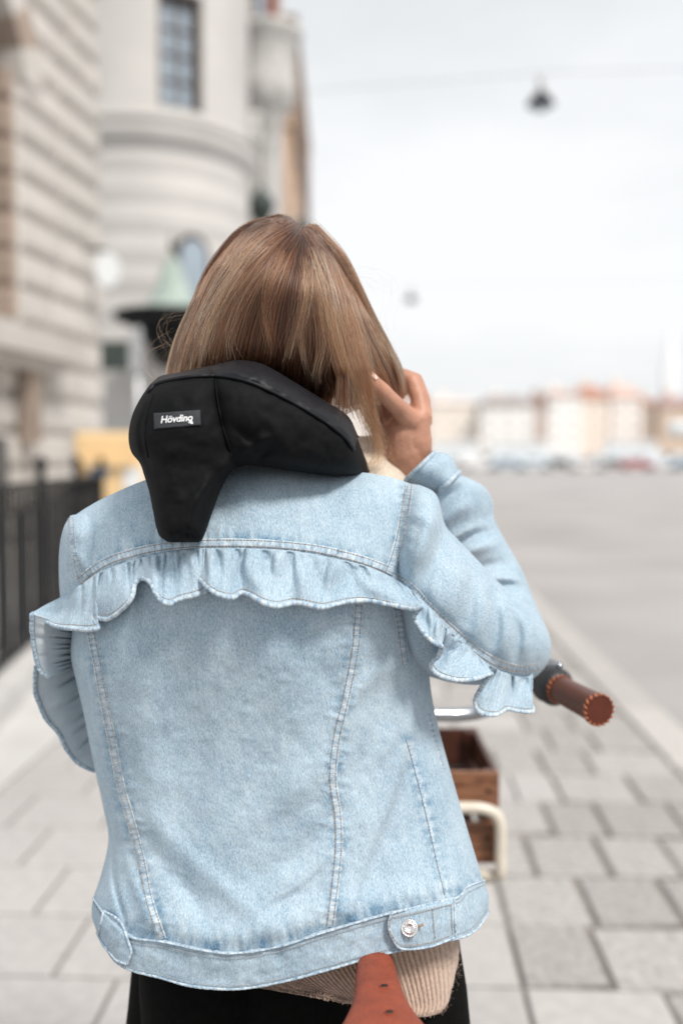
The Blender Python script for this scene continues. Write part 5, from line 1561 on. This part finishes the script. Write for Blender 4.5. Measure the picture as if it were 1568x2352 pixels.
for s in range(11500):
    ci = RNG.integers(len(clumps)); cu, clay, ctone, cph, clen = clumps[ci]
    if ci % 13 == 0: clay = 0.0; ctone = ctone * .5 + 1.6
    du = RNG.normal(0, .0055)
    u = float(np.clip(cu + du, 0, 1))
    lay_ = float(np.clip(clay + RNG.normal(0, .018), 0, .22))
    if s % 26 == 0: lay_ = -RNG.uniform(.01, .075)   # flyaways standing off the fall
    g = guide(u)
    cg = guide(float(np.clip(cu, 0, 1)))
    k = (tt_ ** 1.2)[:, None] * .55
    g = g * (1 - k) + cg * k                     # strands of a lock draw together towards the tip
    wv = 5.0 * cph * np.sin(tt_ * 3.0 + cph * 3) * tt_ + RNG.normal(0, 1.6) * np.sin(tt_ * RNG.uniform(3, 9) + RNG.uniform(0, 6)) * tt_ ** .7
    x = g[:, 0] + wv + RNG.normal(0, 2.5) * tt_ + RNG.normal(0, 7) * (1 - tt_) ** 2
    y = g[:, 1] + RNG.normal(0, 4.5) * (1 - tt_) ** 2
    end = clen * RNG.uniform(.86, 1.0) if u < .72 else (RNG.uniform(.8, 1.0) if u < .85 else RNG.uniform(.95, 1.0))
    yd = hair_depth(x, y, lay_) + RNG.normal(0, .0012) * tt_
    if u > .76:                                  # the lock drawn aside to the hand lies farther forward
        sh_ = np.clip((u - .76) / .16, 0, 1) * tt_ ** 2.4
        yd = yd * (1 - sh_) + (1.305 + .012 * math.sin(u * 90) + .02 * lay_ * 5) * sh_
    if u < .72:                                  # tucked behind the collar at the nape
        sh_ = np.clip((y - 770) / 150, 0, 1) ** 2
        yd = yd + .04 * sh_
    m = tt_ <= end
    if m.sum() < 8: continue
    pts = PA(x, y, yd)[m]
    curves.append(pts)
    r_ = RNG.uniform(.00016, .00036)
    tq = tt_[m]
    radii.append(r_ * np.interp(tq, [0, .1, .8, 1], [.7, 1, .9, .25]))
    hl = np.interp(u, [0, .12, .3, .45, .6, .75, .85, 1], [.14, .06, -.12, -.24, -.20, .02, .14, .26])  # blonder sides; centre tones also lowered as painted shading
    tones.append(np.clip(.22 + .21 * ctone + RNG.normal(0, .17) + hl + .20 * np.interp(tq, [0, .25, .6, 1], [-1.1, -.1, .55, .2]) - 2.2 * max(lay_, 0), 0, 1))  # deeper strands coloured darker, painting the shadow between locks
for s in range(2600):                            # the far side of the same fall of hair
    u = float(RNG.random() ** 1.3 * .5); g = guide(u)
    x = g[:, 0] + RNG.normal(0, 4) * tt_; y = g[:, 1]
    yd = 2 * 1.268 - hair_depth(x, y, RNG.uniform(0, .1))
    curves.append(PA(x, y, yd)[:21]); radii.append(np.full(21, RNG.uniform(.0002, .0004)))
    tones.append(np.clip(.42 + RNG.normal(0, .2) + 0 * tt_[:21], 0, 1))
# loose locks hanging in front at the right, and flyaways
LOCKS = [
    ([(752, 700), (772, 790), (800, 880), (840, 950), (868, 1010), (872, 1040), (850, 1068), (800, 1082), (775, 1092)], 150, 9, .72),
    ([(745, 680), (768, 770), (790, 850), (820, 920), (850, 980), (866, 1030), (862, 1070), (840, 1090)], 150, 10, .6),
    ([(780, 720), (806, 800), (828, 880), (850, 950), (866, 1010), (874, 1060), (880, 1090)], 190, 9, .55),
    ([(800, 700), (826, 780), (842, 850), (850, 910), (858, 970), (868, 1030)], 150, 9, .45),
    ([(760, 760), (770, 820), (786, 890), (812, 940), (830, 980)], 90, 9, .35),
    ([(700, 640), (690, 720), (668, 800), (655, 850)], 90, 7, .72),
    ([(560, 620), (500, 720), (470, 800), (455, 845)], 90, 8, .68),
    ([(620, 610), (560, 700), (530, 780), (540, 830)], 80, 8, .6),
    ([(720, 620), (735, 720), (740, 800), (728, 860), (735, 900)], 100, 8, .66),
    ([(600, 560), (540, 620), (480, 710), (440, 800)], 100, 9, .7),
    ([(735, 580), (765, 660), (785, 740), (800, 800)], 70, 7, .8),
    ([(720, 570), (742, 650), (760, 730), (776, 800), (790, 860)], 70, 8, .75),
    ([(700, 590), (705, 680), (690, 760), (700, 830), (715, 880)], 80, 6, .75),
    ([(650, 580), (620, 650), (610, 730), (625, 800), (615, 840)], 80, 6, .5),
]
for pts, cnt, spread, tone in LOCKS:
    n = 26; base = spline(pts, n); t = np.linspace(0, 1, n)
    for k in range(int(cnt * (.42 if pts[-1][1] > 900 else .45))):
        ox_, oy_ = RNG.normal(0, spread * 1.5), RNG.normal(0, 6)
        fan = np.interp(t, [0, .5, .85, 1], [.8, .7, .6, 1.3])
        x = base[:, 0] + ox_ * fan + RNG.normal(0, 2.0) * np.sin(t * RNG.uniform(3, 8) + RNG.uniform(0, 6)) * t
        x = x + RNG.normal(0, 9) * (t - .5) + RNG.normal(0, 6) * np.sin(t * RNG.uniform(2, 5) + RNG.uniform(0, 6)); y = base[:, 1] + oy_ * fan + RNG.normal(0, 4) * t ** 2
        yd = hair_depth(x, np.minimum(y, 900), 0) - .004 - RNG.random() * .004
        if pts[-1][1] > 900: yd = yd + np.interp(y, [850, 1000, 1090], [0, .05, .06])
        end = RNG.uniform(.75, 1.0); m = t <= end
        curves.append(PA(x, y, yd)[m]); radii.append(RNG.uniform(.0001, .0002) * np.interp(t[m], [0, .1, .8, 1], [.5, 1, .9, .3]))
        tones.append(np.full(m.sum(), np.clip(tone + RNG.normal(0, .12), 0, 1)))
FLY = [[(410, 700), (380, 720), (370, 750), (385, 780)], [(405, 760), (360, 790), (338, 830), (345, 865), (365, 890)], [(400, 780), (352, 800), (342, 840), (360, 862)], [(395, 800), (365, 830), (352, 850), (350, 880)],
       [(420, 720), (376, 735), (372, 770), (390, 800)], [(800, 635), (850, 628), (885, 650), (893, 690), (884, 740), (888, 770)], [(800, 640), (840, 640), (870, 660)], [(700, 520), (720, 515), (735, 530), (740, 560)], [(690, 515), (712, 510), (725, 525)],
       [(850, 720), (880, 760), (905, 810)], [(870, 1040), (890, 1060), (910, 1075), (930, 1080)], [(860, 1010), (900, 1030), (905, 1055), (890, 1075)], [(800, 1000), (785, 1030), (800, 1060), (830, 1075)],
       [(480, 640), (460, 660), (440, 700)], [(780, 880), (790, 940), (770, 990)]]
for pts in FLY:
    for k in range(4):
        jx, jy = RNG.normal(0, 7, 2); n = 18; p = spline([(x + jx + RNG.normal(0, 3), y + jy + RNG.normal(0, 3)) for x, y in pts], n)
        yd = np.interp(p[:, 0], [340, 420, 560, 760, 850], [1.24, 1.22, 1.12, 1.13, 1.22]) + RNG.normal(0, .008)
        if pts[0][1] > 950: yd = yd * 0 + 1.26
        curves.append(PA(p[:, 0], p[:, 1], yd)); radii.append(np.full(n, .00005)); tones.append(np.full(n, np.clip(.55 + RNG.normal(0, .12), 0, 1)))

hm = bpy.data.materials.new('blond_brown_hair'); hm.use_nodes = True
t = hm.node_tree; t.nodes.clear()
o_ = t.nodes.new('ShaderNodeOutputMaterial'); hb = t.nodes.new('ShaderNodeBsdfHairPrincipled')
hb.model = 'CHIANG' if hasattr(hb, 'model') else hb.model
hb.parametrization = 'COLOR'
at = t.nodes.new('ShaderNodeAttribute'); at.attribute_name = 'tone'
rp_ = t.nodes.new('ShaderNodeValToRGB')
els = rp_.color_ramp.elements
els[0].position = 0.0; els[0].color = (.024, .010, .006, 1)
els[1].position = 1.0; els[1].color = (.66, .385, .215, 1)
e = els.new(.35); e.color = (.115, .038, .016, 1)
e = els.new(.65); e.color = (.31, .120, .052, 1)
t.links.new(at.outputs['Fac'], rp_.inputs[0]); t.links.new(rp_.outputs[0], hb.inputs['Color'])
hb.inputs['Roughness'].default_value = .26; hb.inputs['Radial Roughness'].default_value = .45
t.links.new(hb.outputs[0], o_.inputs[0])
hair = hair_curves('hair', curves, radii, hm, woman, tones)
hair['label'] = 'long straight hair, brown at the crown and blond at the tips'
# a dense under-layer so that no daylight shows through the crown
ny, nx = 60, 60
yy = np.concatenate([np.linspace(504, 560, 20), np.linspace(563, 940, 40)])
xl = np.interp(yy, [a for a, b in HL], [b for a, b in HL]) + 6; xr = np.interp(yy, [a for a, b in HR], [b for a, b in HR]) - 7
xr = np.minimum(xr, np.interp(yy, [504, 560, 640, 760, 850, 940], [690, 735, 770, 790, 765, 735]))
ff = (1 - np.cos(np.linspace(0, np.pi, nx))) / 2
X = xl[:, None] * (1 - ff) + xr[:, None] * ff; Yq = np.repeat(yy[:, None], nx, 1)
sh_ = np.clip((Yq - 770) / 150, 0, 1) ** 2 * .04
cap1 = PA(X, Yq, hair_depth(X, Yq, .23) + sh_); cap2 = PA(X, Yq, 2 * 1.272 - hair_depth(X, Yq, .2))
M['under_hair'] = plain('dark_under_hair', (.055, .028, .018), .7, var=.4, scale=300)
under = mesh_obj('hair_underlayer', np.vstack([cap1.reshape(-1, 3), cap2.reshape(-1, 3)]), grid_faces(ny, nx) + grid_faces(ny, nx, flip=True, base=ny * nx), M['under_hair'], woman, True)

# ================================================================== bicycle
BX = .042
bike = empty('bicycle', (BX, 1.25, 0))
tag(bike, 'city bicycle with brown leather saddle and grips and a cream front rack', 'bicycle')
# saddle: nose away from the camera, broad tail towards it
sad = []
prof = [(1.135, .012, .010), (1.125, .0175, .018), (1.105, .0193, .021), (1.058, .023, .024), (1.016, .0273, .026), (.975, .0385, .028), (.93, .055, .030), (.88, .072, .032), (.83, .083, .032), (.79, .084, .030), (.765, .076, .024), (.752, .055, .012)]
n = 40; q = spline([(y, r_, z_, 0) for y, r_, z_ in prof], 60, uniform=True)
V_ = []
for yv, rx, rz, _ in q:
    zc_ = .811 + .012 * np.clip((.95 - yv) / .2, 0, 1) ** 2
    for j in range(n):
        a = 2 * math.pi * j / n
        ca, sa = math.cos(a), math.sin(a)
        zz_ = zc_ + (rz * .55 * sa if sa > 0 else rz * 1.9 * sa)
        V_.append([BX + (.95 - yv) * .03 + rx * math.copysign(abs(ca) ** .75, ca) * (1 if sa > 0 else 1.06), yv, zz_])
saddle = mesh_obj('saddle', V_, grid_faces(60, n, True) + [tuple(range(n)), tuple(59 * n + j for j in range(n))], M['leather'], bike, True)
fix_normals(saddle); saddle['label'] = 'red-brown leather saddle with punched holes'
stree = [bvh(V_, grid_faces(60, n, True))]
for vx, vy in ((882, 2266), (894, 2326), (904, 2392)):
    hh = hit(vx, vy, stree)
    if hh is None: continue
    c = hh[0]; nn = hh[1] if hh[1].dot(CAMP - c) > 0 else -hh[1]
    rq = nn.to_track_quat('Z', 'Y').to_matrix()
    def rdisc(prof_):
        v, f, u = lathe(prof_, (0, 0, 0), 24); return np.array([list(c + rq @ Vector(x)) for x in v]), f, u
    rim_ = build('hole_rim', rdisc([(.0046, -.001), (.0056, .0004), (.0050, .0012), (.0040, .0007), (.0038, -.0005)]), M['leather'], saddle)
    build('rivet_hole', rdisc([(.0001, .0004), (.0040, .00042), (.0040, .0003)]), M['hole'], saddle)
build('seat_post', tube([(BX + .002, .89, .80), (BX, .94, .60), (BX, .99, .45)], .0135, 14), M['chrome'], bike)
for s in (-1, 1):
    build('saddle_rail', tube([(BX + .005 + s * .03, .80, .80), (BX + .005 + s * .022, .90, .785), (BX + .005 + s * .012, 1.03, .80)], .0035, 8), M['chrome'], saddle)
fp = lambda x, y, z: (x, y, z)
BH = BX + .05                                       # the front of the bicycle lies a little to the right
build('seat_tube', tube([(BX, .985, .62), (BX, 1.12, .29)], .016, 14), M['cream_paint'], bike)
build('down_tube', tube([(BX, 1.12, .29), (BX + .02, 1.32, .33), (BH - .012, 1.62, .72)], .018, 14), M['cream_paint'], bike)
build('head_tube', tube([(BH - .01, 1.66, .66), (BH - .012, 1.61, .86)], .019, 14), M['cream_paint'], bike)
for s in (-1, 1):
    build('chain_stay', tube([(BX + s * .02, 1.12, .29), (BX - .01 + s * .06, .66, .34)], .010, 10), M['cream_paint'], bike)
    build('seat_stay', tube([(BX + s * .015, 1.01, .58), (BX - .01 + s * .06, .66, .34)], .008, 10), M['cream_paint'], bike)
    build('fork_blade', tube([(BH - .01 + s * .04, 1.665, .64), (BH + s * .05, 1.75, .40), (BH + .005 + s * .055, 1.80, .34)], .011, 10), M['cream_paint'], bike)
def wheel(x, y, rot):
    e_ = empty('wheel', Vector((x, y, .34)) - Vector(bike.location)); e_.parent = bike
    def torus(R_, r_, nR=56, nr=10):
        V_ = [[r_ * math.sin(b), (R_ + r_ * math.cos(b)) * math.cos(a), (R_ + r_ * math.cos(b)) * math.sin(a)] for a in np.linspace(0, 2 * math.pi, nR, endpoint=False) for b in np.linspace(0, 2 * math.pi, nr, endpoint=False)]
        V_ = np.array(V_); c_, s_ = math.cos(rot), math.sin(rot)
        V_ = np.stack([V_[:, 0] * c_ - V_[:, 1] * s_ + x, V_[:, 0] * s_ + V_[:, 1] * c_ + y, V_[:, 2] + .34], 1)
        F_ = [(i * nr + j, ((i + 1) % nR) * nr + j, ((i + 1) % nR) * nr + (j + 1) % nr, i * nr + (j + 1) % nr) for i in range(nR) for j in range(nr)]
        return V_, F_, np.zeros((len(V_), 2))
    build('tyre', torus(.316, .024), M['tyre'], e_); build('rim', torus(.292, .011), M['chrome'], e_)
    build('hub', tube([(x - .05, y, .34), (x + .05, y, .34)], .018, 12), M['chrome'], e_)
    build('spokes', [tube([(x + (-1) ** k * .03, y, .34), (x + math.cos(0) * 0, y + .29 * math.cos(2 * math.pi * k / 28), .34 + .29 * math.sin(2 * math.pi * k / 28))], .001, 4) for k in range(28)], M['chrome'], e_)['kind'] = 'stuff'
wheel(BX - .01, .66, 0); wheel(BH + .005, 1.80, 0)
build('crank', [tube([(BX - .06, 1.12, .29), (BX + .06, 1.12, .29)], .02, 12), tube([(BX + .06, 1.12, .29), (BX + .07, 1.2, .14)], .009, 8), tube([(BX - .06, 1.12, .29), (BX - .07, 1.04, .44)], .009, 8)], M['chrome'], bike)
for s, yy_, zz_ in ((1, 1.2, .14), (-1, 1.04, .44)):
    build('pedal', box((BX + s * .115, yy_, zz_), (.09, .06, .02)), M['rubber'], bike, False)
build('stem', tube([(BH - .012, 1.61, .86), (BH - .015, 1.59, .985), (BH - .012, 1.66, 1.005)], .014, 14), M['chrome'], bike)
hbz = P(1060, 1630, 1.72)
g0 = P(1260, 1570, 1.47); g1 = P(1376, 1631, 1.325)
gd = (g1 - g0).normalized()
right = spline([tuple(P(900, 1642, 1.66)), tuple(P(990, 1642, 1.67)), tuple(P(1060, 1642, 1.68)), tuple(P(1112, 1632, 1.68)), tuple(P(1160, 1606, 1.66)), tuple(P(1200, 1560, 1.60)), tuple(P(1232, 1535, 1.55)), tuple(g0 - gd * .04), tuple(g0)], 60, uniform=True)
bar_c = Vector((BH - .012, 1.665, float(right[0][2])))
right[0] = np.array(bar_c)
hbar = build('handlebar', tube([tuple(x) for x in right] + [tuple(g1 - gd * .01)], .0125, 16), M['chrome'], bike)
mir = [(2 * bar_c.x - x[0], x[1], x[2]) for x in right]; mg1 = (2 * bar_c.x - g1.x, g1.y, g1.z)
build('handlebar', tube([tuple(x) for x in mir] + [mg1], .0112, 16), M['chrome'], bike)
def grip(a, b, name='grip'):
    a, b = Vector(a), Vector(b); d = (b - a).normalized(); ln_ = (b - a).length
    L_r = .0205
    t_ = [0, .004, .02, ln_ - .012, ln_ - .003, ln_]
    g_ = build(name, tube([tuple(a + d * x) for x in t_], [.0175, .0195, L_r * .96, L_r, L_r * 1.06, L_r * 1.0], 28), M['grip'], bike)
    la = []
    u_ = d.cross(Vector((0, 0, 1))).normalized(); w_ = d.cross(u_)
    for pos, R_ in ((ln_ - .001, L_r * 1.04), (.004, .0205)):
        for k in range(18):
            an = 2 * math.pi * k / 18; an2 = an + .20
            p0 = a + d * (pos - .004) + (u_ * math.cos(an) + w_ * math.sin(an)) * R_
            p1 = a + d * (pos + .0025) + (u_ * math.cos(an2) + w_ * math.sin(an2)) * R_ * .985
            la.append(tube([tuple(p0), tuple(p1)], .0019, 5))
    lc = build('lacing', la, M['lace'], g_); lc['kind'] = 'stuff'
    build('end_cap', tube([tuple(b - d * .001), tuple(b + d * .0008)], [L_r * .97, L_r * .95], 28), M['grip_cap'], g_, False)
    sh2 = build('twist_shifter', tube([tuple(a + d * x) for x in (-.055, -.052, -.035, -.02, -.012, -.004, .002)], [.016, .024, .029, .0275, .0285, .0245, .021], 26), M['rubber'], bike)
grip(g0 + gd * .035, g1)
ma, mb = g0 + gd * .035, g1
grip((2 * bar_c.x - ma.x, ma.y, ma.z), (2 * bar_c.x - mb.x, mb.y, mb.z))
build('brake_lever', tube([tuple(P(1215, 1535, 1.56)), tuple(P(1262, 1520, 1.54)), tuple(P(1285, 1530, 1.46))], [.006, .007, .005], 8), M['chrome'], bike)
# cream front rack hoop
ry_ = 1.915
hoop = [tuple(P(960, 1856, ry_)), tuple(P(1060, 1856, ry_)), tuple(P(1108, 1858, ry_)), tuple(P(1138, 1872, ry_)), tuple(P(1149, 1902, ry_)), tuple(P(1149, 1960, ry_)), tuple(P(1149, 2005, ry_)), tuple(P(1140, 2012, ry_ + .012)), tuple(P(1100, 2010, ry_ + .02))]
hs = spline(hoop, 50, uniform=True)
cxr = BH + .01
hl_ = [(2 * cxr - x[0], x[1], x[2]) for x in hs]
rk = build('front_rack', [tube([tuple(x) for x in hs[::-1]] + hl_, .0115, 14)], M['cream_paint'], bike)
zr0 = float(hs[-1][2])
build('rack_bed', [tube([(cxr + s * .14, ry_, zr0 - .0), (cxr + s * .14, ry_ + .38, zr0)], .007, 8) for s in (-1, 0, 1)] + [tube([(cxr - .2, ry_ + k * .12 + .02, zr0 - .012), (cxr + .2, ry_ + k * .12 + .02, zr0 - .012)], .006, 8) for k in range(4)], M['cream_paint'], rk)
build('rack_stay', [tube([(BH + .005 + s * .055, 1.80, .35), (cxr + s * .12, 2.1, zr0 - .01)], .006, 8) for s in (-1, 1)] + [tube([(BH - .012, 1.64, .70), (cxr, ry_ + .02, zr0 + .02)], .010, 10)], M['cream_paint'], rk)

# ================================================================== wooden crate on the rack
c_y0, c_y1 = 1.94, 2.27
ctop = float(P(1100, 1774, c_y0)[2]); cbot = zr0 + .016
cxa = float(P(1147, 1774, c_y0)[0]); cxb = 2 * cxr - cxa
crate = empty('wooden_crate', (cxr, (c_y0 + c_y1) / 2, cbot))
tag(crate, 'dark stained slatted wooden crate standing on the cream front rack', 'crate')
ht = ctop - cbot
def plank(x0_, x1_, y0_, y1_, z0_, z1_, name='plank', mat='wood'):
    o = build(name, box(((x0_ + x1_) / 2, (y0_ + y1_) / 2, (z0_ + z1_) / 2), (x1_ - x0_, y1_ - y0_, z1_ - z0_)), M[mat], crate, False)
    bv = o.modifiers.new('bevel', 'BEVEL'); bv.width = .0025; bv.segments = 2
    return o
h1 = ht * .40
for z0_, z1_ in ((cbot + .004, cbot + ht * .46), (ctop - ht * .38, ctop)):
    plank(cxb, cxa, c_y0, c_y0 + .012, z0_, z1_); plank(cxb, cxa, c_y1 - .012, c_y1, z0_ if z0_ < cbot + .01 else ctop - ht * .47, z1_ + (.06 * ht if z0_ < cbot + .01 else 0), mat='wood_dark')
    plank(cxa - .012, cxa - .0005, c_y0 + .0125, c_y1 - .0125, z0_, z1_, mat='wood_dark'); plank(cxb + .0005, cxb + .012, c_y0 + .0125, c_y1 - .0125, z0_, z1_, mat='wood_dark')
for k in range(4):
    w_ = (cxa - cxb - .03) / 4
    plank(cxb + .0155 + k * w_, cxb + .0135 + (k + 1) * w_ - .004, c_y0 + .014, c_y1 - .014, cbot, cbot + .010, 'floor_board', 'wood_dark')
for x_ in (cxa - .030, cxb + .0125):
    for y_ in (c_y0 + .0127, c_y1 - .030):
        plank(x_, x_ + .0175, y_, y_ + .0172, cbot + .011, ctop - .002, 'corner_post', 'wood_dark')
for z_ in (cbot + ht * .30, ctop - ht * .2):
    for x_ in (cxa - .022, cxb + .022):
        build('screw_head', tube([(x_, c_y0 - .0015, z_), (x_, c_y0 + .002, z_)], .0045, 10), M['iron'], crate)
